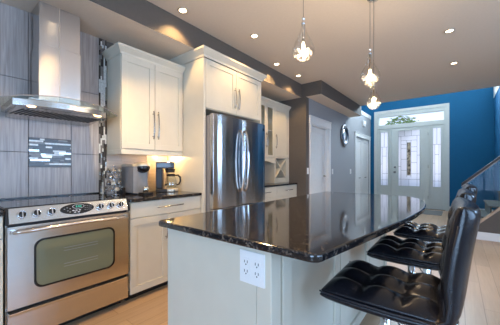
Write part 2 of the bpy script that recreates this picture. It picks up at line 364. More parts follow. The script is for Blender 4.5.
# ------------------------------------------------------------------ tiled wall behind the range
r = sroot('wall_tile', (-2.9, .7, .9), 'large grey vertical grained wall tiles behind the range')
g = MB(); g.box(-2.899, -2.894, -.6, 1.215, .88, SOFF); g.build('grout_bed', 'grout', r)
b = MB()
for k in range(-4, 3):
    y0, y1 = .574 + .318 * k, .574 + .318 * (k + 1)
    y1 = min(y1, 1.139)
    if y1 - y0 < .02: continue
    for z0, z1 in [(.88, 1.325), (1.325, 1.942), (1.942, SOFF)]:
        segs = [(y0, y1, z0, z1)]
        if k == 0 and z0 == 1.325: segs = [(y0, y1, 1.453, z1)]
        if k == 0 and z0 == .88: segs = [(y0, y1, z0, 1.198)]
        for s0, s1, t0, t1 in segs: b.box(-2.894, -2.886, s0 + .0025, s1 - .0025, t0 + .0025, t1 - .0025)
b.build('tile_panel', 'grey_tile', r, bevel=.001)
def mosaic(y0, y1, z0, z1, upright, parent, label):
    b = MB(); rows = (y1 - y0 if upright else z1 - z0); pitch = .0165 if not upright else .0148
    n = int(round(rows / pitch)); pitch = rows / n; L0, L1 = (z0, z1) if upright else (y0, y1)
    for i in range(n):
        p = L0 - random.random() * .05
        while p < L1:
            q = p + random.choice([.035, .05, .075, .1, .14])
            a, c = max(p, L0), min(q, L1)
            if c - a > .006:
                b.mi = random.choices([0, 1, 2, 3], [4.4, 2.2, 1.6, 2.4])[0]
                u0 = (y0 if upright else z0) + i * pitch
                if upright: b.box(-2.894, -2.885, u0 + .001, u0 + pitch - .001, a + .001, c - .001)
                else: b.box(-2.894, -2.885, a + .001, c - .001, u0 + .001, u0 + pitch - .001)
            p = q
    b.build('mosaic_inset', ['mosaic_dark', 'mosaic_grey', 'mosaic_silver', 'mosaic_white'], parent, label=label)
mosaic(.576, .890, 1.2, 1.451, False, r, 'rectangular glass mosaic inset')
mosaic(1.139, 1.213, .9, SOFF, True, r, 'vertical glass mosaic strip')
r = sroot('wall_tile', (-2.9, 1.58, .9), 'beige stacked tiles behind the coffee makers')
g = MB(); g.box(-2.899, -2.895, 1.216, 1.952, .88, 1.36); g.build('grout_bed', 'beige_tile', r)
b = MB(); z = .885; i = 0
while z < 1.35:
    y = 1.216 - (i % 2) * .15
    while y < 1.952:
        a, c = max(y, 1.216), min(y + .3, 1.952)
        if c - a > .01: b.box(-2.895, -2.889, a + .001, c - .001, z + .001, z + .0735)
        y += .3
    z += .075; i += 1
b.build('tile_panel', 'beige_tile', r, bevel=.001)

# ------------------------------------------------------------------ cabinetry
def shaker(parent, y0, y1, z0, z1, x, mat_='cabinet_white', name='door', rail=.062, glass=False, handle=None, hlabel=None):
    """a framed door or drawer front facing +X whose face stands at x"""
    t = .02; b = MB()
    b.box(x - t, x, y0, y1, z0, z0 + rail); b.box(x - t, x, y0, y1, z1 - rail, z1)
    b.box(x - t, x, y0, y0 + rail, z0 + rail, z1 - rail); b.box(x - t, x, y1 - rail, y1, z0 + rail, z1 - rail)
    if not glass: b.box(x - t, x - .009, y0 + rail, y1 - rail, z0 + rail, z1 - rail)
    d = b.build(name, mat_, parent, bevel=.0022)
    if glass:
        MB().box(x - .013, x - .008, y0 + rail, y1 - rail, z0 + rail, z1 - rail).build('glass_pane', 'clear_glass', d)
    if handle: bar(d, *handle)
    return d
def slabfront(parent, y0, y1, z0, z1, x, name='drawer', handle=None):
    d = MB().box(x - .02, x, y0, y1, z0, z1).build(name, 'cabinet_white', parent, bevel=.0025)
    if handle: bar(d, *handle)
    return d
def bar(parent, x, y0, z0, y1, z1, r=.006):
    """a bowed bar handle standing off face x between two ends"""
    b = MB(); n = 9; pts = []
    for i in range(n):
        u = i / (n - 1); pts.append((x + .022 + .012 * math.sin(math.pi * u), y0 + (y1 - y0) * u, z0 + (z1 - z0) * u))
    b.tube(pts, r, 8)
    for u in (.1, .9): b.tube([(x - .001, y0 + (y1 - y0) * u, z0 + (z1 - z0) * u), (x + .026, y0 + (y1 - y0) * u, z0 + (z1 - z0) * u)], r * .8, 8)
    return b.build('handle', 'brushed_handle', parent)
def crown(parent, x, y0, y1, z0, z1, xb, out=.05, left=True, right=True):
    """crown moulding wrapped round front and sides"""
    b = MB()
    prof = [(0, z0), (.006, z0), (.012, z0 + .02), (out, z1 - .022), (out, z1), (0, z1)]
    path = []
    if left: path.append(lambda o: (xb, y0 - o))
    path.append(lambda o: (x + o, y0 - (o if left else 0))); path.append(lambda o: (x + o, y1 + (o if right else 0)))
    if right: path.append(lambda o: (xb, y1 + o))
    rings = [[(*p(o), z) for o, z in prof] for p in path]; n = len(prof)
    vs = [v for rg in rings for v in rg]; fs = []
    for i in range(len(rings) - 1):
        for k in range(n): fs.append((i * n + k, i * n + (k + 1) % n, (i + 1) * n + (k + 1) % n, (i + 1) * n + k))
    fs.append(tuple(range(n))); fs.append(tuple((len(rings) - 1) * n + k for k in reversed(range(n))))
    b._new(vs, fs); b.box(xb, x, y0, y1, z1 - .012, z1)
    return b.build('crown_moulding', 'cabinet_white', parent)
def carcass(parent, x0, x1, y0, y1, z0, z1, t=.018, name='body'):
    return MB().box(x0, x1, y0, y1, z0, z1).build(name, 'cabinet_white', parent, bevel=.002)

# upper cabinet over the coffee makers
u = thing('wall_cabinet', (-2.73, 1.58, 1.33), 'cream two-door upper cabinet with crown moulding, above the coffee makers', 'cabinet')
carcass(u, -2.884, -2.592, 1.216, 1.950, 1.375, 2.33)
dz0, dz1 = 1.385, 2.312
shaker(u, 1.220, 1.578, dz0, dz1, -2.57, handle=(-2.57, 1.553, 1.50, 1.553, 1.80))
shaker(u, 1.582, 1.947, dz0, dz1, -2.57, handle=(-2.57, 1.610, 1.50, 1.610, 1.80))
crown(u, -2.575, 1.216, 1.950, 2.312, 2.392, -2.884, right=False)
MB().box(-2.61, -2.572, 1.216, 1.950, 1.328, 1.375).box(-2.884, -2.61, 1.216, 1.236, 1.328, 1.375).build('light_rail', 'cabinet_white', u, bevel=.003)
pk = thing('under_cabinet_light', (-2.74, 1.86, 1.36), 'small puck light glowing under the cream upper cabinet', 'light')
MB().cyl((-2.74, 1.86, 1.358), .03, .016).build('housing', 'plastic_white', pk); MB().cyl((-2.74, 1.86, 1.354), .024, .0038).build('lens', 'lamp_glow', pk)

# base cabinet beside the range
u = thing('base_cabinet', (-2.58, 1.55, 0), 'white base cabinet with wide drawer, between the range and refrigerator', 'cabinet')
carcass(u, -2.894, -2.272, 1.142, 1.953, .10, .884)
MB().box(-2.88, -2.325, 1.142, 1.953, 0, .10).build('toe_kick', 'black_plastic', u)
slabfront(u, 1.146, 1.949, .742, .878, -2.252, handle=(-2.252, 1.40, .815, 1.70, .815))
shaker(u, 1.146, 1.530, .068, .735, -2.252, handle=(-2.252, 1.500, .50, 1.500, .66))
shaker(u, 1.534, 1.949, .068, .735, -2.252, handle=(-2.252, 1.565, .50, 1.565, .66))
# base cabinet left of the range
u = thing('base_cabinet', (-2.58, .02, 0), 'white base cabinet at the left edge, left of the range', 'cabinet')
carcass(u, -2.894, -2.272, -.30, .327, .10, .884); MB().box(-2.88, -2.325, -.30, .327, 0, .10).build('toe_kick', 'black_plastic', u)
slabfront(u, -.296, .323, .742, .878, -2.252, handle=(-2.252, -.13, .815, .17, .815)); shaker(u, -.296, .323, .068, .735, -2.252)
def worktop(x0, x1, y0, y1, label):
    return tag(MB().box(x0, x1, y0, y1, .885, .915).build('worktop', 'granite', bevel=.006, seg=3), label, 'counter')
worktop(-2.884, -2.235, 1.138, 1.953, 'dark speckled granite worktop under the coffee makers')
worktop(-2.884, -2.235, -.32, .329, 'dark granite worktop at the left edge beside the range')
worktop(-2.894, -2.385, 3.06, 4.470, 'dark granite worktop under the far glass-door cabinet')

# tall surround with cabinet over the refrigerator
u = thing('refrigerator_cabinet', (-2.55, 2.5, 0), 'cream tall cabinet surround with two doors above the refrigerator', 'cabinet')
MB().box(-2.894, -2.212, 1.957, 1.988, 0, 2.43).build('side_panel', 'cabinet_white', u, bevel=.002)
MB().box(-2.894, -2.212, 3.022, 3.052, 0, 2.43).build('side_panel', 'cabinet_white', u, bevel=.002)
MB().box(-2.894, -2.232, 1.988, 3.022, 1.865, 2.43).build('body', 'cabinet_white', u, bevel=.002)
shaker(u, 1.992, 2.503, 1.872, 2.428, -2.210, handle=(-2.21, 2.472, 1.94, 2.472, 2.20))
shaker(u, 2.507, 3.018, 1.872, 2.428, -2.210, handle=(-2.21, 2.540, 1.94, 2.540, 2.20))
crown(u, -2.205, 1.957, 3.052, 2.432, 2.526, -2.894, out=.055)

# far cabinets
u = thing('glass_door_cabinet', (-2.74, 3.8, .92), 'cream far wall cabinet with glass doors and crossed wine rack', 'cabinet')
b = MB()
b.box(-2.894, -2.592, 3.115, 3.44, 1.372, 2.31); b.box(-2.894, -2.592, 3.94, 4.470, 1.372, 2.31)
b.box(-2.894, -2.592, 3.44, 3.94, 2.292, 2.31); b.box(-2.894, -2.592, 3.44, 3.94, 1.372, 1.39); b.box(-2.894, -2.885, 3.44, 3.94, 1.39, 2.292)
b.build('body', 'cabinet_white', u)
MB().box(-2.884, -2.60, 3.441, 3.939, 1.85, 1.868).build('shelf', 'cabinet_inside', u)
shaker(u, 3.118, 3.440, 1.38, 2.300, -2.57)
shaker(u, 3.443, 3.690, 1.38, 2.300, -2.57, rail=.045, glass=True, handle=(-2.57, 3.672, 1.55, 3.672, 1.80))
shaker(u, 3.693, 3.938, 1.38, 2.300, -2.57, rail=.045, glass=True, handle=(-2.57, 3.712, 1.55, 3.712, 1.80))
shaker(u, 3.941, 4.467, 1.38, 2.300, -2.57, handle=(-2.57, 3.985, 1.55, 3.985, 1.80))
crown(u, -2.575, 3.115, 4.470, 2.302, 2.385, -2.894, left=False, right=False)
# wine rack box below
b = MB(); b.box(-2.894, -2.57, 3.955, 3.985, .918, 1.372); b.box(-2.894, -2.57, 4.36, 4.468, .918, 1.372); b.box(-2.894, -2.575, 3.985, 4.36, .918, 1.01); b.box(-2.894, -2.885, 3.985, 4.36, 1.01, 1.372)
b.build('rack_box', 'cabinet_white', u, bevel=.002)
b = MB(); cy, cz, hy, hz = 4.1725, 1.19, .1875, .18; L = math.hypot(hy, hz) ; an = math.atan2(hz, hy)
for sgn in (1, -1):
    T = Matrix.Translation((0, cy, cz)) @ Matrix.Rotation(sgn * an, 4, 'X'); b.box(-2.88, -2.575, -L * .96, L * .96, -.009, .009, T)
b.build('wine_cross', 'cabinet_white', u)
pts = [(3.115, 1.372), (3.115, 1.28), (3.16, 1.28)] + [(3.16 + .72 * k / 10, 1.28 + .05 * math.sin(math.pi * k / 10) ** .6) for k in range(1, 10)] + [(3.88, 1.28), (3.955, 1.28), (3.955, 1.372)]
MB().prism(pts, 'x', -2.592, -2.572).build('valance', 'cabinet_white', u)
r = structure(MB().box(-2.898, -2.895, 3.06, 3.95, .918, 1.37).build('wall_tile', 'grey_tile'), 'pale tile under the far cabinet')
u = thing('base_cabinet', (-2.65, 3.76, 0), 'white base cabinet with drawer fronts, past the refrigerator', 'cabinet')
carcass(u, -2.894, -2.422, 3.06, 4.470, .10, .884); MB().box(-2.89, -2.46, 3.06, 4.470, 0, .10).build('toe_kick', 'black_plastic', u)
slabfront(u, 3.064, 3.765, .70, .878, -2.402, handle=(-2.402, 3.30, .80, 3.56, .80)); slabfront(u, 3.769, 4.466, .70, .878, -2.402, handle=(-2.402, 4.02, .80, 4.28, .80))
shaker(u, 3.064, 3.765, .07, .694, -2.402); shaker(u, 3.769, 4.466, .07, .694, -2.402)

# ------------------------------------------------------------------ refrigerator
u = thing('refrigerator', (-2.5, 2.5, 0), 'stainless steel French door refrigerator with long bowed handles', 'refrigerator')
MB().box(-2.88, -2.175, 2.010, 3.000, .03, 1.785).build('body', 'grey_plastic', u, bevel=.004)
def fdoor(y0, y1, z0, z1, name):
    prof = []
    n = 8
    for i in range(n + 1):
        a = i / n; prof.append((-2.112 + .016 * math.sin(math.pi * a) ** .7, y0 + (y1 - y0) * a))
    pts = [(-2.168, y0)] + prof + [(-2.168, y1)]
    return MB().prism(pts, 'z', z0, z1, smooth=False).build(name, 'steel_fridge', u, bevel=.004)
d1 = fdoor(2.008, 2.502, .735, 1.800, 'door'); d2 = fdoor(2.508, 3.002, .735, 1.800, 'door'); dr = fdoor(2.008, 3.002, .07, .727, 'freezer_drawer')
def fhandle(parent, y, z0, z1, horiz=False):
    b = MB(); pts = []
    for i in range(15):
        q = i / 14; x = -2.098 + .055 * math.sin(math.pi * q) ** .55
        pts.append((x, y, z0 + (z1 - z0) * q) if not horiz else (x, z0 + (z1 - z0) * q, y))
    b.tube(pts, .0125, 10); b.build('handle', 'chrome', parent)
fhandle(d1, 2.462, .90, 1.66); fhandle(d2, 2.548, .90, 1.66); fhandle(dr, .66, 2.12, 2.89, True)
MB().box(-2.112, -2.1035, 2.90, 2.975, 1.71, 1.735).build('badge', 'black_gloss', d2)
MB().box(-2.84, -2.23, 2.03, 2.98, 0, .03).build('foot_rail', 'black_plastic', u)

# ------------------------------------------------------------------ range
u = thing('range', (-2.56, .73, 0), 'stainless steel slide-in electric range with oval display and oven window', 'oven')
RY0, RY1 = .336, 1.128
MB().box(-2.884, -2.285, RY0, RY1, .06, .918).build('body', 'steel_upright', u, bevel=.003)
MB().box(-2.86, -2.33, RY0 + .03, RY1 - .03, 0, .06).build('plinth', 'black_plastic', u)
MB().box(-2.884, -2.262, RY0 - .004, RY1 + .004, .919, .932).build('cooktop', 'black_gloss', u, bevel=.003)
ck = [o for o in bpy.data.objects if o.parent == u and o.name.startswith('cooktop')][0]
for y, x, rr in [(.53, -2.45, .10), (.93, -2.45, .085), (.53, -2.72, .075), (.93, -2.72, .10)]:
    pts = [(x + rr * math.cos(k * math.pi / 16), y + rr * math.sin(k * math.pi / 16), .9322) for k in range(32)]
    MB().tube(pts, .0018, 6, closed=True, flat=.25).build('burner_ring', 'grey_plastic', ck)
MB().box(-2.884, -2.855, RY0, RY1, .932, .944).build('rear_trim', 'black_gloss', u, bevel=.003)
# sloped control panel
PA, PB = (-2.264, .930), (-2.230, .826)      # top and bottom edge (x, z)
pan = MB().prism([(-2.285, .918), PA, PB, (-2.285, .820)], 'y', RY0 + .012, RY1 - .012).build('control_panel', 'steel', u, bevel=.003)
for y0, y1 in [(RY0 - .004, RY0 + .011), (RY1 - .011, RY1 + .004)]:
    MB().prism([(-2.285, .93), (-2.257, .928), (-2.227, .818), (-2.285, .815)], 'y', y0, y1).build('end_cap', 'black_plastic', u, bevel=.003)
pd = Vector((PB[0] - PA[0], 0, PB[1] - PA[1])).normalized(); pn = Vector((-pd.z, 0, pd.x)); pn = pn if pn.x > 0 else -pn
def panelT(y, v):   # frame on the sloped panel: local x along Y, local y up the slope, local z outwards
    c = Vector(((PA[0] + PB[0]) / 2, y, (PA[1] + PB[1]) / 2)) - pd * v
    X = Vector((0, 1, 0)); Y_ = -pd; Z_ = pn
    return Matrix(((X.x, Y_.x, Z_.x, c.x), (X.y, Y_.y, Z_.y, c.y), (X.z, Y_.z, Z_.z, c.z), (0, 0, 0, 1)))
for y in (.413, .490, .573, .893, .975, 1.052):
    T = panelT(y, 0); b = MB(); b.lathe([(0, .0), (.026, .0), (.026, .004), (.020, .006)], T=T); kn = b.lathe([(.0245, .004), (.0245, .022), (.023, .024), (.0205, .0225)], T=T).build('knob', 'chrome', u)
    MB().lathe([(0, .0215), (.0206, .0215), (.0206, .0226), (0, .0226)], T=T).build('knob_face', 'black_gloss', kn)
    MB().box(-.0035, .0035, -.019, .019, .0228, .031, T).build('grip', 'chrome', kn, bevel=.0015)
T = panelT(.737, .004)
ov = []
for k in range(40):
    a = 2 * math.pi * k / 40; ov.append(T @ Vector((.112 * math.cos(a), .040 * math.sin(a) * (1 if abs(math.sin(a)) < 2 else 1), .0005)))
b = MB(); b._new(ov + [p + pn * .003 for p in ov], [tuple(range(40)), tuple(range(79, 39, -1))] + [(k, (k + 1) % 40, 40 + (k + 1) % 40, 40 + k) for k in range(40)])
disp = b.build('display_panel', 'black_gloss', u)
def oval(cx, cy, rx, ry, z, mat_, name, h=.0008):
    o = [T @ Vector((cx + rx * math.cos(2 * math.pi * k / 20), cy + ry * math.sin(2 * math.pi * k / 20), z)) for k in range(20)]
    MB()._new(o + [p + pn * h for p in o], [tuple(range(20)), tuple(range(39, 19, -1))] + [(k, (k + 1) % 20, 20 + (k + 1) % 20, 20 + k) for k in range(20)]).build(name, mat_, disp)
oval(.005, .016, .040, .0165, .0036, 'button_grey', 'screen_rim'); oval(.005, .016, .0365, .014, .0044, 'black_gloss', 'screen')
bb = MB()
for k, (cx, w) in enumerate([(-.008, .007), (.003, .004), (.010, .007), (.021, .007)]): bb.box(cx - w / 2, cx + w / 2, .009, .023, .0053, .0058, T)
bb.build('clock_digits', 'screen_green', disp)
for cx, cy in [(-.03, -.012), (-.01, -.012), (.012, -.012), (-.02, -.026), (.004, -.026)]: oval(cx, cy, .0082, .0042, .0036, 'button_grey', 'button')
for k in range(4):
    for j in range(3): oval(.052 + .0135 * k - .002 * j, .016 - .015 * j, .003, .0028, .0036, 'grey_plastic', 'button')
for cx, cy in [(-.085, .004), (-.068, .012), (-.066, -.010), (-.05, .003), (-.052, -.02)]: oval(cx, cy, .0055, .0028, .0036, 'grey_plastic', 'button')
# oven door
def ovendoor():
    b = MB(); x0, x1 = -2.284, -2.240
    y0, y1, z0, z1 = RY0 + .006, RY1 - .006, .272, .806
    wy0, wy1, wz0, wz1 = .487, .995, .383, .688
    def rr(y0, y1, z0, z1, r, n=6, bulge=0):
        pts = []
        for cx, cz, a0 in [(y1 - r, z1 - r, 0), (y0 + r, z1 - r, 90), (y0 + r, z0 + r, 180), (y1 - r, z0 + r, 270)]:
            for k in range(n + 1):
                a = math.radians(a0 + 90 * k / n); pts.append((cx + r * math.cos(a), cz + r * math.sin(a)))
        if bulge: pts = [(y, z + bulge * (1 - ((y - (y0 + y1) / 2) / ((y1 - y0) / 2)) ** 2) * (1 if z > (z0 + z1) / 2 else -1)) for y, z in pts]
        return pts
    outer = rr(y0, y1, z0, z1, .008); inner = rr(wy0 - .012, wy1 + .012, wz0 - .012, wz1 + .012, .05, bulge=.010)
    n = len(outer); vs = [(x1, *p) for p in outer] + [(x1, *p) for p in inner] + [(x0, *p) for p in outer] + [(x1 - .006, *p) for p in inner]
    fs = []
    for k in range(n):
        j = (k + 1) % n
        fs += [(k, j, n + j, n + k), (k, 2 * n + k, 2 * n + j, j), (n + k, n + j, 3 * n + j, 3 * n + k)]
    fs.append(tuple(range(2 * n, 3 * n)))
    b._new(vs, fs); d = b.build('oven_door', 'steel', u)
    fr = rr(wy0 - .012, wy1 + .012, wz0 - .012, wz1 + .012, .05, bulge=.010); ins = rr(wy0, wy1, wz0, wz1, .045, bulge=.010)
    vs = [(x1 + .002, *p) for p in fr] + [(x1 + .002, *p) for p in ins] + [(x1 - .006, *p) for p in fr] + [(x1 - .004, *p) for p in ins]; fs = []
    for k in range(n):
        j = (k + 1) % n; fs += [(k, j, n + j, n + k), (k, 2 * n + k, 2 * n + j, j), (n + k, n + j, 3 * n + j, 3 * n + k)]
    w = MB()._new(vs, fs).build('window_frame', 'black_gloss', d)
    MB().prism(rr(wy0, wy1, wz0, wz1, .045, bulge=.010), 'x', x1 - .005, x1 - .001).build('window_glass', 'oven_glass', d)
    rk = MB()
    for z in (.47, .49, .585, .605): rk.box(x1 - .001, x1 - .0004, wy0 + .16, wy1 - .12, z, z + .003)
    rk.build('rack_lines', 'grey_plastic', d)
    h = MB(); pts = []
    for k in range(21):
        q = k / 20; pts.append((-2.222 + .030 * min(1, math.sin(math.pi * q) * 3), RY0 + .03 + (RY1 - RY0 - .06) * q, .772 + .010 * math.sin(math.pi * q)))
    h.tube(pts, .0125, 10)
    for y in (RY0 + .032, RY1 - .032): h.box(-2.241, -2.215, y - .012, y + .012, .758, .786)
    h.build('handle', 'steel', d)
ovendoor()
MB().box(-2.286, -2.262, RY0 + .01, RY1 - .01, .806, .820).build('vent_gap', 'dark_gap', u)
sd = MB().box(-2.284, -2.244, RY0 + .006, RY1 - .006, .062, .255).build('storage_drawer', 'steel', u, bevel=.004)
MB().prism([(-2.245, .255), (-2.222, .252), (-2.228, .232), (-2.245, .225)], 'y', RY0 + .012, RY1 - .012).build('handle_lip', 'steel', sd, bevel=.002)
MB().box(-2.286, -2.266, RY0 + .01, RY1 - .01, .255, .272).build('gap_strip', 'dark_gap', u)

# ------------------------------------------------------------------ range hood
u = thing('range_hood', (-2.65, .73, 1.63), 'stainless steel chimney hood with curved glass canopy above the range', 'range hood')
cm = MB().box(-2.884, -2.612, .583, .880, 1.72, 2.19).build('chimney', 'steel_upright', u, bevel=.003)
MB().box(-2.884, -2.616, .587, 0.876, 2.19, SOFF - .002).build('chimney_top', 'steel_upright', u, bevel=.002)
for z0, z1, x in [(1.72, 2.19, -2.6115), (2.191, SOFF - .003, -2.6155)]: MB().box(x - .001, x + .0012, .722, .726, z0, z1).build('seam', 'pale_metal', cm)
def arc_x(y, yc, half, x_end, x_mid): return x_end + (x_mid - x_end) * max(0, 1 - ((y - yc) / half) ** 2)
yc = .725
ny = 24; pts = [(-2.884, .40), ] + [(arc_x(.40 + .635 * k / ny, yc - .0075, .3175, -2.47, -2.375), .40 + .635 * k / ny) for k in range(ny + 1)] + [(-2.884, 1.035)]
MB().prism(pts, 'z', 1.638, 1.690).build('canopy_body', 'steel', u, bevel=.006, seg=3)
b = MB(); b.mi = 0
b.prism([(-2.455, 1.637), (-2.78, 1.600), (-2.884, 1.600), (-2.884, 1.637)], 'y', .425, 1.015)
b.mi = 1; sa = math.atan2(.037, .325)
for k in range(19):
    y = .455 + .53 * k / 18
    T = Matrix.Translation((-2.60, y, 1.637 - .145 * math.tan(sa))) @ Matrix.Rotation(-sa, 4, 'Y') @ Matrix.Rotation(.3, 4, 'Z'); b.box(-.10, .075, -.0065, .0065, -.0025, .001, T)
b.build('filter_panel', ['steel', 'dark_gap'], u)
for y in (.50, .95): MB().lathe([(0, 0), (.024, 0), (.028, .004), (.028, .0045), (0, .0045)], (-2.428, y, 1.6335)).build('lamp', 'hood_lamp', u)
for k in range(4):
    y = .685 + .03 * k; x = arc_x(y, yc - .0075, .3175, -2.47, -2.375)
    MB().cyl((x - .002, y, 1.664), .0055, .006, 'x', 12).build('button', 'led_blue' if k in (1, 2) else 'chrome', u)
# curved glass: arched across, bowed in plan
b = MB(); nu, nv = 28, 8; g0, g1 = .315, 1.160; grid = []
for side in (0, 1):
    for i in range(nu + 1):
        y = g0 + (g1 - g0) * i / nu; q = (y - (g0 + g1) / 2) / ((g1 - g0) / 2)
        xf = -2.53 + .185 * (1 - abs(q) ** 2.4); z = 1.728 - .042 * q * q - (0 if side == 0 else .008)
        for j in range(nv + 1): grid.append((-2.884 + (xf + 2.884) * j / nv, y, z))
fs = []; st = nv + 1; N = (nu + 1) * st
for i in range(nu):
    for j in range(nv):
        a = i * st + j; fs += [(a, a + 1, a + st + 1, a + st), (N + a, N + a + st, N + a + st + 1, N + a + 1)]
for i in range(nu):
    for j in (0, nv): a = i * st + j; fs.append((a, a + st, N + a + st, N + a))
for j in range(nv):
    for i in (0, nu): a = i * st + j; fs.append((a, N + a, N + a + 1, a + 1))
gl = b._new(grid, fs, True).build('glass_canopy', 'hood_glass', u)
pts = []
for i in range(nu + 1):
    y = g0 + (g1 - g0) * i / nu; q = (y - (g0 + g1) / 2) / ((g1 - g0) / 2); pts.append((-2.528 + .185 * (1 - abs(q) ** 2.4), y, 1.724 - .042 * q * q))
MB().tube(pts, .004, 6).build('glass_edge', 'grey_plastic', gl)
MB().box(-2.884, -2.50, .50, .95, 1.690, 1.716).build('glass_mount', 'steel', u)

# ------------------------------------------------------------------ coffee corner
def uz(c, rot): return Matrix.Translation(c) @ Matrix.Rotation(rot, 4, 'Z')
# single-serve machine (faces +X)
u = thing('pod_coffee_maker', (-2.70, 1.43, .916), 'grey single-serve coffee machine with rounded black brew head', 'coffee maker')
b = MB(); b.prism([(-2.86, .916), (-2.60, .916), (-2.60, 1.185), (-2.63, 1.20), (-2.84, 1.20), (-2.86, 1.185)], 'y', 1.395, 1.515)
b.build('body', 'grey_plastic', u, bevel=.008, seg=3)
MB().box(-2.84, -2.585, 1.345, 1.392, .930, 1.205).build('water_tank', 'grey_plastic', u, bevel=.006)
MB().prism([(-2.85, 1.206), (-2.58, 1.206), (-2.60, 1.232), (-2.82, 1.236)], 'y', 1.342, 1.396).build('tank_lid', 'pale_metal', u, bevel=.005)
T = uz((-2.60, 1.455, 1.195), 0)
b = MB(); b.ball((0, 0, 0), .070, (1.15, 1.0, .85), 20, T); b.build('brew_head', 'black_gloss', u)
b = MB(); b.lathe([(.069, .014), (.071, .02), (.062, .047), (.03, .06), (0, .062)], T=T @ Matrix.Diagonal((1.1, 1, 1, 1)), n=24); b.build('lid_cap', 'pale_metal', u)
MB().box(-2.60, -2.48, 1.405, 1.505, .916, .936).build('drip_tray', 'black_plastic', u, bevel=.004)
m_ = thing('cup', (-2.535, 1.452, .937), 'small brushed steel cup on the drip tray of the grey coffee machine', 'cup')
MB().lathe([(0, 0), (.028, 0), (.031, .06), (.029, .06), (.026, .004), (0, .004)], (-2.535, 1.452, .937)).build('bowl', 'chrome', m_)
# drip machine, turned towards the right
DT = uz((-2.66, 1.79, .916), math.radians(50))
u = thing('drip_coffee_maker', (-2.66, 1.79, .916), 'black drip coffee maker holding a glass carafe, next to the refrigerator panel', 'coffee maker')
MB().box(-.115, .09, -.075, .075, 0, .035, DT).build('base', 'black_plastic', u, bevel=.006)
MB().lathe([(.082, .0), (.084, .004), (.084, .030), (.078, .038), (0, .038)], (.045, 0, .002), 28, T=DT).build('warming_plate', 'pale_metal', u)
MB().box(-.115, -.045, -.07, .07, .035, .345, DT).build('column', 'black_plastic', u, bevel=.008)
MB().box(-.115, .085, -.075, .075, .270, .345, DT).build('head', 'black_gloss', u, bevel=.012, seg=3)
MB().lathe([(.05, .222), (.062, .268), (0, .268)], (.035, 0, 0), 24, T=DT).build('brew_basket', 'black_plastic', u)
cf = MB().lathe([(0, .042), (.052, .042), (.066, .07), (.068, .10), (.058, .15), (.045, .18), (.043, .18), (.056, .15), (.066, .10), (.064, .072), (.05, .045), (0, .045)], (.045, 0, 0), 28, T=DT).build('carafe', 'clear_glass', u)
MB().lathe([(.049, .178), (.051, .20), (.035, .208), (0, .21)], (.045, 0, 0), 24, T=DT).build('carafe_lid', 'black_plastic', cf)
MB().tube([(.085, 0, .19), (.125, 0, .19), (.15, 0, .165), (.152, 0, .12), (.135, 0, .085), (.11, 0, .075)], [.008, .011, .011, .011, .010, .007], 10, T=DT @ Matrix.Translation((0, 0, 0))).build('carafe_handle', 'black_plastic', cf)
MB().lathe([(.0675, .075), (.0695, .078), (.0695, .088), (.0675, .091)], (.045, 0, 0), 28, T=DT).build('carafe_band', 'chrome', cf)
# pod carousel
cx, cyy = -2.735, 1.222
u = thing('pod_carousel', (cx, cyy, .916), 'chrome wire carousel of coffee pods beside the vertical mosaic strip', 'rack')
MB().lathe([(0, 0), (.062, 0), (.066, .006), (.06, .012), (0, .012)], (cx, cyy, .916)).build('base', 'chrome', u)
MB().cyl((cx, cyy, .928), .005, .275).build('stem', 'chrome', u); MB().ball((cx, cyy, 1.21), .012).build('finial', 'chrome', u)
for lv in range(4):
    for k in range(6):
        a = 2 * math.pi * (k + .5 * (lv % 2)) / 6; z = .975 + .062 * lv
        o = Vector((cx + .052 * math.cos(a), cyy + .052 * math.sin(a), z)); ax = Vector((math.cos(a), math.sin(a), .35)).normalized()
        q = Vector((0, 0, 1)).rotation_difference(ax).to_matrix().to_4x4(); T = Matrix.Translation(o) @ q
        w = MB(); w.tube([(.024 * math.cos(j * math.pi / 8), .024 * math.sin(j * math.pi / 8), .012) for j in range(16)], .0017, 5, True, T=T)
        w.tube([(.02 * math.cos(j * math.pi / 8), .02 * math.sin(j * math.pi / 8), -.012) for j in range(16)], .0015, 5, True, T=T)
        w.tube([T @ Vector((0, .02, -.012)), Vector((cx, cyy, z - .008))], .0015, 5); h = w.build('wire_ring', 'chrome', u)
        p = MB(); p.lathe([(0, -.020), (.014, -.020), (.018, .010), (.0215, .012), (.0215, .014), (0, .014)], n=14, T=T)
        tag(p.build('coffee_pod', ['pale_metal', 'mosaic_silver', 'mosaic_grey'][(k + lv) % 3]), 'small coffee pod held in the chrome wire carousel', 'coffee pod', 'coffee pods in the wire carousel')
bx_ = thing('storage_box', (-2.795, 1.322, .916), 'low dark box behind the grey coffee machine, holding a white napkin', 'box')
b = MB(); b.box(-2.855, -2.735, 1.302, 1.335, .916, .922)
for x0, x1, y0, y1 in [(-2.855, -2.85, 1.302, 1.335), (-2.74, -2.735, 1.302, 1.335), (-2.85, -2.74, 1.302, 1.306), (-2.85, -2.74, 1.331, 1.335)]: b.box(x0, x1, y0, y1, .922, .985)
b.build('box_shell', 'black_plastic', bx_, bevel=.001)
b = MB(); vs = []; fs = []
n = 12
for i in range(n + 1):
    for j in range(7):
        a = i / n; h = j / 6; vs.append((-2.845 + .10 * a, 1.318 + .008 * math.sin(7 * a + 3 * h) * (1 - .3 * h), .924 + .115 * h * (.75 + .25 * math.sin(5 * a + 1))))
for i in range(n):
    for j in range(6): k = i * 7 + j; fs.append((k, k + 1, k + 8, k + 7))
np_ = b._new(vs, fs, True).build('napkin', 'fabric_white'); so = np_.modifiers.new('thickness', 'SOLIDIFY'); so.thickness = .004
tag(np_, 'crumpled white napkin standing in the low dark box', 'napkin')

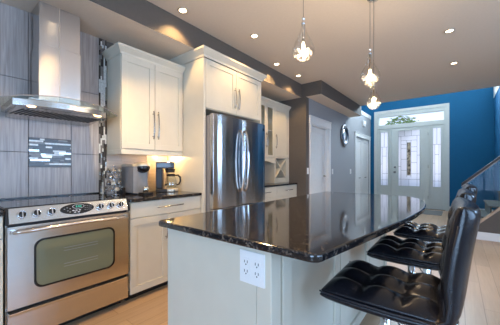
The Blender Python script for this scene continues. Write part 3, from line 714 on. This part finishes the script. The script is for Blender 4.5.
# ------------------------------------------------------------------ island
u = thing('island', (-.86, 1.9, 0), 'white kitchen island base with panelled sides under the granite top', 'kitchen island')
MB().box(-1.165, -.545, .815, 2.82, .09, .884).build('body', 'cabinet_white', u, bevel=.002)
MB().box(-1.12, -.60, .86, 2.78, 0, .09).build('plinth', 'cabinet_white', u)
MB().box(-1.175, -.60, .795, .814, .02, .884).build('end_panel', 'cabinet_white', u, bevel=.002)
MB().box(-.598, -.530, .793, .86, .0, .884).build('corner_post', 'cabinet_white', u, bevel=.003)
b = MB()
for k in range(3):
    y0, y1 = .875 + .645 * k, .875 + .645 * (k + 1) - .012; rl = .07; x0, x1 = -.544, -.530
    b.box(x0, x1, y0, y1, .1, .1 + rl); b.box(x0, x1, y0, y1, .87 - rl, .87); b.box(x0, x1, y0, y0 + rl, .1 + rl, .87 - rl); b.box(x0, x1, y1 - rl, y1, .1 + rl, .87 - rl)
b.build('side_panelling', 'cabinet_white', u, bevel=.002)
for k in range(3):
    y0 = .825 + .66 * k; d = MB(); x0, x1 = -1.186, -1.166; y1 = y0 + .652; rl = .06
    d.box(x0, x1, y0, y1, .1, .1 + rl); d.box(x0, x1, y0, y1, .87 - rl, .87); d.box(x0, x1, y0, y0 + rl, .16, .81); d.box(x0, x1, y1 - rl, y1, .16, .81); d.box(x0 + .008, x1, y0 + rl, y1 - rl, .16, .81)
    dd = d.build('door', 'cabinet_white', u, bevel=.002)
    h = MB(); h.tube([(-1.21, y0 + .03, .62 + .16 * q / 4) for q in range(5)], .005, 8)
    for z in (.64, .76): h.tube([(-1.185, y0 + .03, z), (-1.211, y0 + .03, z)], .004, 6)
    h.build('handle', 'brushed_handle', dd)
ow = thing('power_outlet', (-.61, .79, .74), 'white double duplex outlet plate on the end of the island', 'outlet')
PX0, PX1 = -.678, -.557
MB().box(PX0, PX1, .7885, .7945, .738, .864).build('cover_plate', 'plastic_white', ow, bevel=.002)
for cx_ in (PX0 + .034, PX1 - .034):
    rc = MB().box(cx_ - .017, cx_ + .017, .7862, .7884, .766, .836).build('receptacle', 'plastic_white', ow, bevel=.001)
    s_ = MB()
    for cz_ in (.783, .819):
        s_.box(cx_ - .0085, cx_ - .0055, .7858, .7868, cz_ - .002, cz_ + .008); s_.box(cx_ + .0055, cx_ + .0085, .7858, .7868, cz_ - .002, cz_ + .008); s_.cyl((cx_, .7858, cz_ - .008), .003, .001, 'y', 10)
    s_.build('slots', 'dark_gap', rc)
# island top, bowed on the seating side
out = [(-1.205, .765), (-.385, .765)]
def arcp(cx, cy, r, a0, a1, n=5): return [(cx + r * math.cos(math.radians(a0 + (a1 - a0) * k / n)), cy + r * math.sin(math.radians(a0 + (a1 - a0) * k / n))) for k in range(n + 1)]
def bez(p0, p1, p2, p3, n):
    r_ = []
    for k in range(1, n + 1):
        t = k / n; a = [(1 - t) ** 3, 3 * t * (1 - t) ** 2, 3 * t * t * (1 - t), t ** 3]
        r_.append(tuple(sum(w * p[i] for w, p in zip(a, (p0, p1, p2, p3))) for i in (0, 1)))
    return r_
pts = arcp(-1.196, .785, .025, 180, 270) + arcp(-.372, .800, .04, 270, 345)
pts += bez(pts[-1], (-.29, 1.08), (-.185, 1.65), (-.175, 2.10), 14)
pts += bez((-.175, 2.10), (-.168, 2.60), (-.26, 2.96), (-.50, 2.985), 14)
pts += [(-.8, 2.985), (-1.17, 2.985)] + arcp(-1.196, 2.96, .025, 90, 180)
tag(MB().prism(pts, 'z', .885, .915).build('island_worktop', 'granite', bevel=.009, seg=4), 'dark polished granite island top with bowed seating edge', 'counter')

# ------------------------------------------------------------------ bar stools
def pad(L0, L1, W0, W1, thick, puff, nu_t, nv_t, T, nu=36, nv=36, exp=7):
    b = MB(); vs = []; fs = []; st = nv + 1
    for side in (1, -1):
        for i in range(nu + 1):
            for j in range(nv + 1):
                # denser towards the rim so that the edge rolls over
                u_ = .5 - .5 * math.cos(math.pi * i / nu) * (.55 + .45 * abs(math.cos(math.pi * i / nu))) ; v_ = .5 - .5 * math.cos(math.pi * j / nv) * (.55 + .45 * abs(math.cos(math.pi * j / nv)))
                e = max(0, (1 - abs(2 * u_ - 1) ** exp)) ** .4 * max(0, (1 - abs(2 * v_ - 1) ** exp)) ** .4
                z = side * thick / 2 * e
                if side == 1: z += puff * (abs(math.sin(math.pi * nu_t * u_)) ** .6 * abs(math.sin(math.pi * nv_t * v_)) ** .6 - .6) * e
                vs.append(T(L0 + (L1 - L0) * u_, W0 + (W1 - W0) * v_, z))
    N = (nu + 1) * st
    for i in range(nu):
        for j in range(nv):
            a = i * st + j; fs += [(a, a + 1, a + st + 1, a + st), (N + a, N + a + st, N + a + st + 1, N + a + 1)]
    b._new(vs, fs, True); bmesh.ops.remove_doubles(b.bm, verts=b.bm.verts, dist=.0004)
    return b
def make_stool():
    u = thing('bar_stool', (0, 0, 0), '', 'bar stool', 'black tufted bar stools along the island')
    sw = .205
    pad(-.208, .215, -sw, sw, 0.056, .036, 3, 3, lambda a, w, z: Vector((a, w, .678 + z))).build('seat', 'leather', u)
    def backT(a, w, z):      # a runs up the back; it leans and wraps slightly
        wrap = .022 * (w / sw) ** 2
        return Vector((.225 + .05 * (max(a, 0) / .36) ** 1.4 - wrap - z, w * (1 - .10 * (a / .36) ** 2), .700 + a))
    pad(-.01, .362, -sw * .99, sw * .99, .052, .030, 3, 3, backT).build('backrest', 'leather', u)
    # outer shell: one bent strip under the seat and behind the back
    path = [(-.212, .662), (-.195, .658), (-.10, .654), (.05, .652), (.14, .655), (.195, .665), (.228, .690), (.243, .74), (.252, .80), (.264, .90), (.281, 1.0), (.289, 1.045), (.290, 1.062)]
    vs = []; fs = []; nw = 22
    for side in (0, 1):
        for i, (x, z) in enumerate(path):
            p0 = Vector(path[max(i - 1, 0)]); p1 = Vector(path[min(i + 1, len(path) - 1)]); d = (p1 - p0).normalized(); nrm = Vector((-d.y, d.x))
            for j in range(nw + 1):
                w = math.sin(math.pi / 2 * (-1 + 2 * j / nw)); tap = 1 - .10 * max(0, (z - .70) / .36) ** 2; wrap = .022 * w * w * max(0, min(1, (z - .70) / .1))
                rim = max(.12, (1 - abs(w) ** 8) ** .5) * (.45 if i in (0, len(path) - 1) else 1)
                qq = Vector((x - .012 * max(0, min(1, (z - .66) / .06)), z)) + nrm * (.027 + .009 * max(0, min(1, (z - .68) / .08))) * (1 if side == 0 else -1) * rim
                vs.append((qq.x - wrap, w * (sw + .008) * tap, qq.y))
    st = nw + 1; N = len(path) * st
    for i in range(len(path) - 1):
        for j in range(nw): a = i * st + j; fs += [(a, a + 1, a + st + 1, a + st), (N + a, N + a + st, N + a + st + 1, N + a + 1)]
        for j in (0, nw): a = i * st + j; fs.append((a, a + st, N + a + st, N + a))
    for j in range(nw):
        for i in (0, len(path) - 1): a = i * st + j; fs.append((a, N + a, N + a + 1, a + 1))
    MB()._new(vs, fs, True).build('shell', 'leather', u, subsurf=1)
    pp = []
    for s_ in (-1, 1):
        b = MB(); pts = [(x - (.022 * max(0, min(1, (z - .70) / .1))), s_ * (sw + .006) * (1 - .10 * max(0, (z - .70) / .36) ** 2), z + .014 if i < 5 else z) for i, (x, z) in enumerate(path[:-2])]
        pts = [(p[0] - (0 if i < 5 else .016), p[1], p[2]) for i, p in enumerate(pts)]
        b.tube(pts, .004, 6).build('piping', 'piping_leather', u)
    MB().lathe([(0, .60), (.085, .60), (.10, .612), (.09, .617), (0, .617)], n=28).build('mount_plate', 'chrome', u)
    MB().lathe([(.0, .30), (.019, .30), (.019, .60), (0, .60)], n=20).build('piston', 'chrome', u)
    MB().lathe([(.03, .03), (.03, .40), (.024, .41), (.0, .41)], n=24).build('column', 'chrome', u)
    MB().lathe([(0, 0), (.195, 0), (.205, .006), (.20, .014), (.10, .028), (.045, .045), (.033, .07), (0, .07)], n=40).build('base', 'chrome', u)
    f = MB(); f.tube([(-.03, 0, .27)] + [(-.15 * math.sin(math.radians(a)) - .03 + .0, .13 * math.cos(math.radians(a)), .27) for a in range(0, 181, 15)] + [(-.03, 0, .27)], .009, 10); f.build('footrest', 'chrome', u)
    l_ = MB(); l_.tube([(.04, -.05, .598), (.08, -.16, .592), (.085, -.21, .575)], .004, 8); l_.build('lever', 'chrome', u)
    return u
st = make_stool()
for k, (x, y, a, lab) in enumerate([
    (-.243, 1.250, 1.5, 'black tufted leather bar stool at the near end of the island, largest of three'),
    (-.225, 1.905, 1, 'middle black tufted bar stool, between the near and far stools'),
    (-.190, 2.56, 1, 'farthest black tufted bar stool, at the rounded island end nearest the front door')]):
    o = st if k == 0 else copy_tree(st)
    o.location = (x, y, 0); o.rotation_euler = (0, 0, math.radians(a)); o['label'] = lab

# ------------------------------------------------------------------ hanging lamps
def pendant(x, y, zb, label, k_=1.0):
    """raindrop glass pendant whose lowest point is at zb"""
    u = thing('pendant_lamp', (x, y, zb), label, 'pendant lamp', 'raindrop glass pendant lamps')
    T = Matrix.Translation((x, y, zb)) @ Matrix.Scale(k_, 4); c = (0, 0, 0)
    pr = [(0, 0), (.025, .004), (.048, .018), (.066, .040), (.075, .068), (.072, .095), (.058, .128), (.040, .160), (.026, .195), (.018, .225), (.0145, .262)]
    MB().lathe(pr + [(r * .94 - .0008, h + (.0015 if h < .02 else 0)) for r, h in reversed(pr[1:])] + [(0, .003)], c, 32, T=T).build('glass_shade', 'drop_glass', u)
    MB().lathe([(0, .13), (.008, .13), (.0085, .25), (.012, .252), (.012, .268), (.006, .272), (.006, .285), (.009, .287), (.007, .30), (0, .302)], c, 16, T=T).build('socket_tube', 'chrome', u)
    MB().lathe([(0, .082), (.009, .086), (.012, .098), (.010, .114), (.006, .13), (0, .13)], c, 16, T=T).build('bulb', 'lamp_glow', u)
    b = MB()
    for k in range(95):
        while True:
            px, py, pz = random.uniform(-.07, .07), random.uniform(-.07, .07), random.uniform(.006, .07)
            rmax = .068 * math.sqrt(max(0, 1 - ((pz - .068) / .066) ** 2))
            if math.hypot(px, py) < rmax - .003: break
        b.ball((px, py, pz + .003), random.uniform(.0045, .0075), n=8, T=T)
    q = b.build('glass_beads', 'bead_glass', u); q['kind'] = 'stuff'
    w = MB(); w.tube([(x, y, zb + .30 * k_), (x, y, CEIL - .03)], .0015, 6); w.build('cord', 'black_plastic', u)
    MB().lathe([(0, 0), (.05, 0), (.06, -.006), (.055, -.022), (.012, -.03), (0, -.03)], (x, y, CEIL - .001), 24).build('ceiling_rose', 'chrome', u)
    d = bpy.data.lights.new('pendant_bulb', 'POINT'); d.energy = 15; d.color = (1.0, .76, .50); d.shadow_soft_size = .02
    o = bpy.data.objects.new('pendant_bulb', d); COL.objects.link(o); o.location = (x, y, zb + .075)
pendant(-.821, 1.620, 1.915, 'raindrop glass pendant on the left, alone over the near island end')
pendant(-.542, 2.219, 1.840, 'raindrop glass pendant in the middle, directly above the smallest one')
pendant(-.605, 2.610, 1.731, 'smallest raindrop glass pendant, hanging just below the middle one', .87)
def downlight(x, y, label, power=33, spot=math.radians(112)):
    u = thing('recessed_downlight', (x, y, CEIL - .012), label, 'ceiling light', 'recessed ceiling downlights')
    MB().lathe([(.036, -.001), (.050, -.001), (.052, -.006), (.048, -.010), (.038, -.008), (.036, -.001)], (x, y, CEIL), 28).build('trim_ring', 'pale_metal', u)
    MB().lathe([(0, -.004), (.036, -.004), (.036, -.001), (0, -.001)], (x, y, CEIL), 24).build('lens', 'lamp_glow', u)
    d = bpy.data.lights.new('downlight_beam', 'SPOT'); d.energy = power; d.color = WARM; d.spot_size = spot; d.spot_blend = .55; d.shadow_soft_size = .025
    o = bpy.data.objects.new('downlight_beam', d); COL.objects.link(o); o.location = (x, y, CEIL - .02)
downlight(-1.75, .90, 'unseen downlight added over the aisle to warm the range and cabinets', 130)  # extra lamp out of view, put in for warm light on the aisle
downlight(-1.60, -.60, 'unseen downlight added behind the viewer to warm the aisle', 8)  # another added lamp, unseen, gives faint warm fill
downlight(-2.165, 1.64, 'recessed downlight in front of the bulkhead, nearest the range hood')
downlight(-1.906, 2.49, 'recessed downlight set out from the bulkhead, above the refrigerator')
downlight(-2.155, 3.37, 'recessed downlight near the bulkhead, third from the range hood')
downlight(-2.130, 4.02, 'recessed downlight at the bulkhead corner, fourth from the range hood')
downlight(-.068, 3.80, 'recessed downlight alone in the open ceiling, larger of two on the right')
downlight(-.036, 5.00, 'recessed downlight in the open ceiling, nearest the blue wall')
def small_light(name, loc, power, color, size=.03, kind='POINT'):
    d = bpy.data.lights.new(name, kind); d.energy = power; d.color = color; d.shadow_soft_size = size
    o = bpy.data.objects.new(name, d); COL.objects.link(o); o.location = loc; return o
small_light('under_cabinet_glow', (-2.74, 1.86, 1.34), 6, WARM, .02)
for y in (.50, .95): small_light('hood_glow', (-2.425, y, 1.615), .5, WARM, .02)

# ------------------------------------------------------------------ hall: doors, mirror, plates
def casing(parent, y0, y1, z1, head=.13, w=.09, x=HALL_X):
    b = MB(); b.box(x, x + .018, y0 - w, y0, 0, z1); b.box(x, x + .018, y1, y1 + w, 0, z1)
    b.box(x, x + .024, y0 - w - .015, y1 + w + .015, z1, z1 + head); b.box(x, x + .034, y0 - w - .025, y1 + w + .025, z1 + head, z1 + head + .02)
    return b.build('door_frame', 'white_trim', parent, bevel=.003)
u = sroot('door_1', (HALL_X, 5.14, 0), 'white panel door in the hall wall with lever handle')
casing(u, D1a, D1b, D1h, w=.075)
b = MB(); b.box(HALL_X - .13, HALL_X, D1a, D1a + .018, 0, D1h); b.box(HALL_X - .13, HALL_X, D1b - .018, D1b, 0, D1h); b.box(HALL_X - .13, HALL_X, D1a + .018, D1b - .018, D1h - .018, D1h); b.build('door_jamb', 'white_trim', u)
def leaf(parent, y0, y1, z0, z1, x0, x1, panels=2, name='door_leaf'):
    rl = .11; b = MB(); zs = [z0, z0 + .9, z1] if panels == 2 else [z0, z1]
    b.box(x0, x1, y0, y0 + rl, z0, z1); b.box(x0, x1, y1 - rl, y1, z0, z1)
    for i, z in enumerate(zs):
        za, zb = (z, z + rl) if i == 0 else ((z - rl, z) if i == len(zs) - 1 else (z - rl / 2, z + rl / 2)); b.box(x0, x1, y0 + rl, y1 - rl, za, zb)
    b.box(x0, x1 - .01, y0 + rl, y1 - rl, z0 + rl * .5, z1 - rl * .5)
    return b.build(name, 'white_trim', parent, bevel=.003)
d = leaf(u, D1a + .02, D1b - .02, .01, D1h - .02, HALL_X - .11, HALL_X - .07)
h = MB(); h.lathe([(0, 0), (.026, 0), (.026, .008), (.01, .012), (.01, .045), (0, .045)], (HALL_X - .07, D1b - .10, 1.02), 20, 'x'); h.tube([(HALL_X - .03, D1b - .10, 1.02), (HALL_X - .028, D1b - .16, 1.02), (HALL_X - .03, D1b - .21, 1.018)], .008, 8)
h.build('lever_handle', 'brushed_handle', d)
u = sroot('door_2', (HALL_X, 8.25, 0), 'white bifold closet doors near the front door')
casing(u, C2a, C2b, C2h, head=.10, w=.085)
hw = (C2b - C2a) / 2
for k in range(2):
    d = leaf(u, C2a + hw * k + .006, C2a + hw * (k + 1) - .006, .01, C2h - .006, HALL_X - .06, HALL_X - .02)
    yk = C2a + hw * (k + 1) - .30 if k == 0 else C2a + hw * k + .30
    MB().box(HALL_X - .02, HALL_X + .008, yk - .06, yk + .06, .905, .925).build('handle', 'brushed_handle', d, bevel=.004)
tex(mat('dark_steel', (0.26, 0.27, 0.29), 0.3, 1.0), tscale=20, amp=0.08)
u = thing('wall_mirror', (HALL_X, 6.58, 1.74), 'round silver framed mirror on the grey hall wall', 'mirror')
MB().lathe([(.165, .001), (.275, .001), (.285, .018), (.272, .036), (.235, .045), (.200, .034), (.180, .018), (.165, .015), (.165, .001)], (HALL_X, 6.58, 2.01), 48, 'x').build('frame', 'dark_steel', u)
tex(mat('mirror_glass', (0.80, 0.84, 0.88), 0.02, 1.0), tscale=2, amp=0.01)
MB().lathe([(0, .022), (.08, .020), (.166, .012), (.166, .006), (0, .006)], (HALL_X, 6.58, 2.01), 48, 'x').build('mirror_glass', 'mirror_glass', u)
def plate(y, z, n, label, name='light_switch'):
    u = thing(name, (HALL_X, y, z), label, 'light switch'); w = .036 * n + .036
    MB().box(HALL_X, HALL_X + .006, y - w / 2, y + w / 2, z - .06, z + .06).build('cover_plate', 'plastic_white', u, bevel=.002)
    for k in range(n):
        yy = y + (k - (n - 1) / 2) * .044; MB().box(HALL_X + .006, HALL_X + .010, yy - .016, yy + .016, z - .033, z + .033).build('rocker', 'plastic_white', u, bevel=.0015)
plate(4.553, 1.14, 1, 'white switch plate between the wall corner and the hall door frame')
plate(5.80, 1.12, 1, 'white single switch plate just past the hall door')
plate(7.08, 1.11, 2, 'white double switch plate beside the closet door frame')
u = thing('door_chime', (HALL_X, 8.30, 2.46), 'small white box high on the hall wall above the closet', 'door chime')
MB().box(HALL_X, HALL_X + .05, 8.20, 8.40, 2.46, 2.62).build('cover', 'plastic_white', u, bevel=.008); MB().box(HALL_X + .05, HALL_X + .053, 8.225, 8.375, 2.49, 2.51).build('grille', 'grey_plastic', u)

# ------------------------------------------------------------------ front door with sidelights and transom
u = sroot('door_3', (-1.13, FRONT_Y, 0), 'pale front door with leaded glass, sidelights and transom')
F0 = FRONT_Y - .02
b = MB()
b.box(-2.105, FX0, F0, FRONT_Y, 0, FZ - .0); b.box(FX1, -.165, F0, FRONT_Y, 0, FZ); b.box(-2.105, -.165, F0, FRONT_Y, FZ, 3.015)
b.build('door_casing', 'entry_door_paint', u, bevel=.004)
Yd0, Yd1 = FRONT_Y + .02, FRONT_Y + .075
b = MB()
b.box(FX0, FX1, Yd0 - .02, FRONT_Y + .13, 2.44, 2.565)        # transom bar
b.box(FX0, FX1, Yd0 - .02, FRONT_Y + .13, 2.825, FZ)         # head
b.box(FX0, -1.965, Yd0 - .02, FRONT_Y + .13, 0, 2.44); b.box(-.295, FX1, Yd0 - .02, FRONT_Y + .13, 0, 2.44)
b.box(FX0, -1.972, Yd0 - .02, FRONT_Y + .13, 2.565, 2.825); b.box(-.288, FX1, Yd0 - .02, FRONT_Y + .13, 2.565, 2.825)
b.box(-1.645, -1.605, Yd0 - .02, FRONT_Y + .13, 0, 2.44); b.box(-.655, -.615, Yd0 - .02, FRONT_Y + .13, 0, 2.44)
b.build('mullions', 'entry_door_paint', u, bevel=.004)
MB().box(FX0, FX1, FRONT_Y - .01, FRONT_Y + .14, 0, .02).build('threshold', 'brushed_handle', u)
MB().box(-1.972, -.288, FRONT_Y + .07, FRONT_Y + .078, 2.565, 2.825).build('transom_glass', 'clear_glass', u)
def glazed(x0, x1, gx0, gx1, gz0, gz1, name, lines, pz=(.13, .56)):
    b = MB(); z0, z1 = .022, 2.438
    b.box(x0, gx0, Yd0, Yd1, z0, z1); b.box(gx1, x1, Yd0, Yd1, z0, z1); b.box(gx0, gx1, Yd0, Yd1, z0, gz0); b.box(gx0, gx1, Yd0, Yd1, gz1, z1)
    d = b.build(name, 'entry_door_paint', u, bevel=.003)
    m_ = MB(); t = .022
    for (a0, a1, c0, c1) in [(gx0 - t, gx1 + t, gz1, gz1 + t), (gx0 - t, gx1 + t, gz0 - t, gz0), (gx0 - t, gx0, gz0, gz1), (gx1, gx1 + t, gz0, gz1)]: m_.box(a0, a1, Yd0 - .012, Yd0, c0, c1)
    mx0, mx1 = (x0 + .09, x1 - .09) if x1 - x0 > .6 else (gx0, gx1)
    for (a0, a1, c0, c1) in [(mx0, mx1, pz[1] - .02, pz[1]), (mx0, mx1, pz[0], pz[0] + .02), (mx0, mx0 + .02, pz[0] + .02, pz[1] - .02), (mx1 - .02, mx1, pz[0] + .02, pz[1] - .02)]: m_.box(a0, a1, Yd0 - .008, Yd0, c0, c1)
    m_.build('moulding', 'entry_door_paint', d, bevel=.003)
    MB().box(gx0, gx1, Yd0 + .024, Yd0 + .032, gz0, gz1).build('glass_pane', 'frosted_glass', d)
    L = MB(); W_, H_ = gx1 - gx0, gz1 - gz0
    for a0, b0, a1, b1 in lines:
        X0, X1, Z0, Z1 = gx0 + W_ * a0, gx0 + W_ * a1, gz0 + H_ * b0, gz0 + H_ * b1; q = .004
        L.box(X0 - q * (a0 == a1), X1 + q * (a0 == a1), Yd0 + .020, Yd0 + .026, Z0 - q * (b0 == b1), Z1 + q * (b0 == b1))
    L.build('leading', 'grey_plastic', d)
    return d
dl = [(0, .90, 1, .90), (.30, .90, .30, 1), (.62, .9, .62, 1), (.12, .0, .12, .9), (.88, .0, .88, .9), (.12, .82, .88, .82), (.12, .68, .40, .68), (.60, .62, .88, .62), (.12, .48, .40, .48), (.60, .42, .88, .42), (.12, .28, .40, .28), (.60, .22, 1, .22), (0, .12, 1, .12), (.40, .16, .40, .82), (.60, .16, .60, .82), (.12, .75, .4, .75), (.6, .7, .88, .7), (0, .35, .12, .35), (.88, .55, 1, .55), (.5, 0, .5, .12)]
d = glazed(-1.603, -.657, -1.420, -.868, .66, 2.347, 'door_leaf', dl)
MB().box(-1.190, -1.098, Yd0 + .018, Yd0 + .023, .98, 1.98).build('bevelled_insert', 'gold_glass', d)
h = MB(); h.lathe([(0, 0), (.028, 0), (.028, -.012), (.012, -.016), (.012, -.04), (.03, -.045), (.034, -.062), (.02, -.078), (0, -.08)], (-1.515, Yd0, 1.08), 20, 'y'); h.build('door_knob', 'grey_plastic', d)
h = MB(); h.lathe([(0, 0), (.03, 0), (.03, -.02), (0, -.022)], (-1.515, Yd0, 1.23), 20, 'y'); h.box(-1.521, -1.509, Yd0 - .035, Yd0 - .02, 1.205, 1.255); h.build('deadbolt', 'grey_plastic', d)
for z in (.35, 1.25, 2.2): MB().cyl((-.655, Yd0 - .008, z - .05), .009, .10).build('hinge', 'brushed_handle', d)
sl = [(.5, .72, .5, 1), (0, .72, 1, .72), (.22, .0, .22, .72), (.78, .0, .78, .72), (.22, .55, .78, .55), (.0, .40, .22, .40), (.22, .22, 1, .22), (0, .1, 1, .1)]
glazed(-1.963, -1.647, -1.92, -1.716, .66, 2.341, 'sidelight', sl); glazed(-.613, -.297, -.541, -.364, .66, 2.353, 'sidelight', sl)
tag(MB().box(-.83, -.30, 8.12, 8.95, 0, .012).build('door_mat', 'rubber_mat', bevel=.004), 'grey door mat on the floor before the front door', 'mat')

# ------------------------------------------------------------------ staircase and glass railing
SY0, SY1 = 5.80, 6.90; rise, run = .19, .195
u = thing('staircase', (1.3, 6.35, 0), 'carpeted staircase with glass railing and dark handrail, right of the front door', 'staircase')
n = 13
for k in range(n):
    x0 = .04 + run * k; z = rise * (k + 1)
    MB().box(x0, x0 + .02, SY0 + .065, SY1, z - rise, z - .03).build('riser', 'carpet', u)
    MB().box(x0 - .02, x0 + run + .02 if k < n - 1 else 3.5, SY0 + .065, SY1, z - .03, z).build('tread', 'carpet', u, bevel=.008)
sl_ = rise / run
def capz(x): return .005 + 1.02 * (x - .0)
MB().prism([(.02, 0), (2.65, 0), (2.65, capz(2.65) - .04), (.04, capz(.04) - .03), (.02, 0.0)][:-1], 'y', SY0, SY0 + .06).build('side_wall', 'taupe_paint', u)
MB().prism([(.0, capz(0) - .0), (.03, capz(.03) - .045), (2.65, capz(2.65) - .045), (2.65, capz(2.65))], 'y', SY0 - .012, SY0 + .075).build('stringer_cap', 'oak_cap', u, bevel=.003)
MB().box(.238, 3.4, SY0 - .014, SY0 - .0005, 0, .13).build('skirting', 'white_trim', u, bevel=.003)
def railz(x): return .92 + .952 * (x - .068)
MB().prism([(.06, railz(.06) - .035), (2.6, railz(2.6) - .035), (2.6, railz(2.6) + .02), (.06, railz(.06) + .02)], 'y', SY0 + .005, SY0 + .055).build('handrail', 'black_plastic', u, bevel=.01, seg=3)
MB().prism([(.06, railz(.06) - .050), (2.6, railz(2.6) - .050), (2.6, railz(2.6) - .036), (.06, railz(.06) - .036)], 'y', SY0 + .012, SY0 + .048).build('rail_channel', 'grey_plastic', u)
for x0, x1 in [(.16, 1.0), (1.05, 1.9)]:
    MB().prism([(x0, capz(x0) + .02), (x1, capz(x1) + .02), (x1, railz(x1) - .05), (x0, railz(x0) - .05)], 'y', SY0 + .025, SY0 + .035).build('glass_panel', 'rail_glass', u)
for x in (.13, 1.025, 1.93): MB().box(x - .018, x + .018, SY0 + .012, SY0 + .048, capz(x) + .0, railz(x) - .04).build('post', 'black_plastic', u, bevel=.003)

# ------------------------------------------------------------------ outside the front door
structure(MB().box(-14, 12, 9.3, 40, -.3, -.15).build('ground', 'pale_driveway'), 'pale ground outside the front door')
t = thing('tree', (-2.9, 20, -.15), 'leafy green tree outside, seen through the transom over the front door', 'tree')
b = MB(); b.tube([(-2.9, 20, -.15), (-2.85, 20, 1.6), (-3.0, 20.1, 2.8), (-2.9, 20, 4.1)], [.16, .13, .10, .05], 10)
for a in range(6): b.tube([(-2.92, 20.02, 3.0 + .15 * a), (-2.92 + .7 * math.cos(a * 1.9), 20 + .7 * math.sin(a * 1.9), 3.7 + .12 * a)], [.05, .02], 6)
b.build('trunk', 'bark', t)
b = MB()
for k in range(420):
    th = random.uniform(0, 2 * math.pi); rr = random.random() ** .5; zz = random.uniform(-1, 1)
    R_ = (1 - zz * zz) ** .5 * rr * 1.05; p = Vector((-2.9 + R_ * math.cos(th), 20 + R_ * math.sin(th), 4.10 + .46 * zz + .16 * math.sin(5 * th) * rr))
    q = Matrix.Translation(p) @ Matrix.Rotation(random.uniform(0, 6.28), 4, 'Z') @ Matrix.Rotation(random.uniform(-1, 1), 4, 'X'); s_ = random.uniform(.09, .17)
    b._new([q @ Vector(v) for v in ((-s_, 0, 0), (0, -s_ * .5, .02), (s_, 0, 0), (0, s_ * .5, .02))], [(0, 1, 2, 3)])
b.build('foliage', 'leaf_green', t)
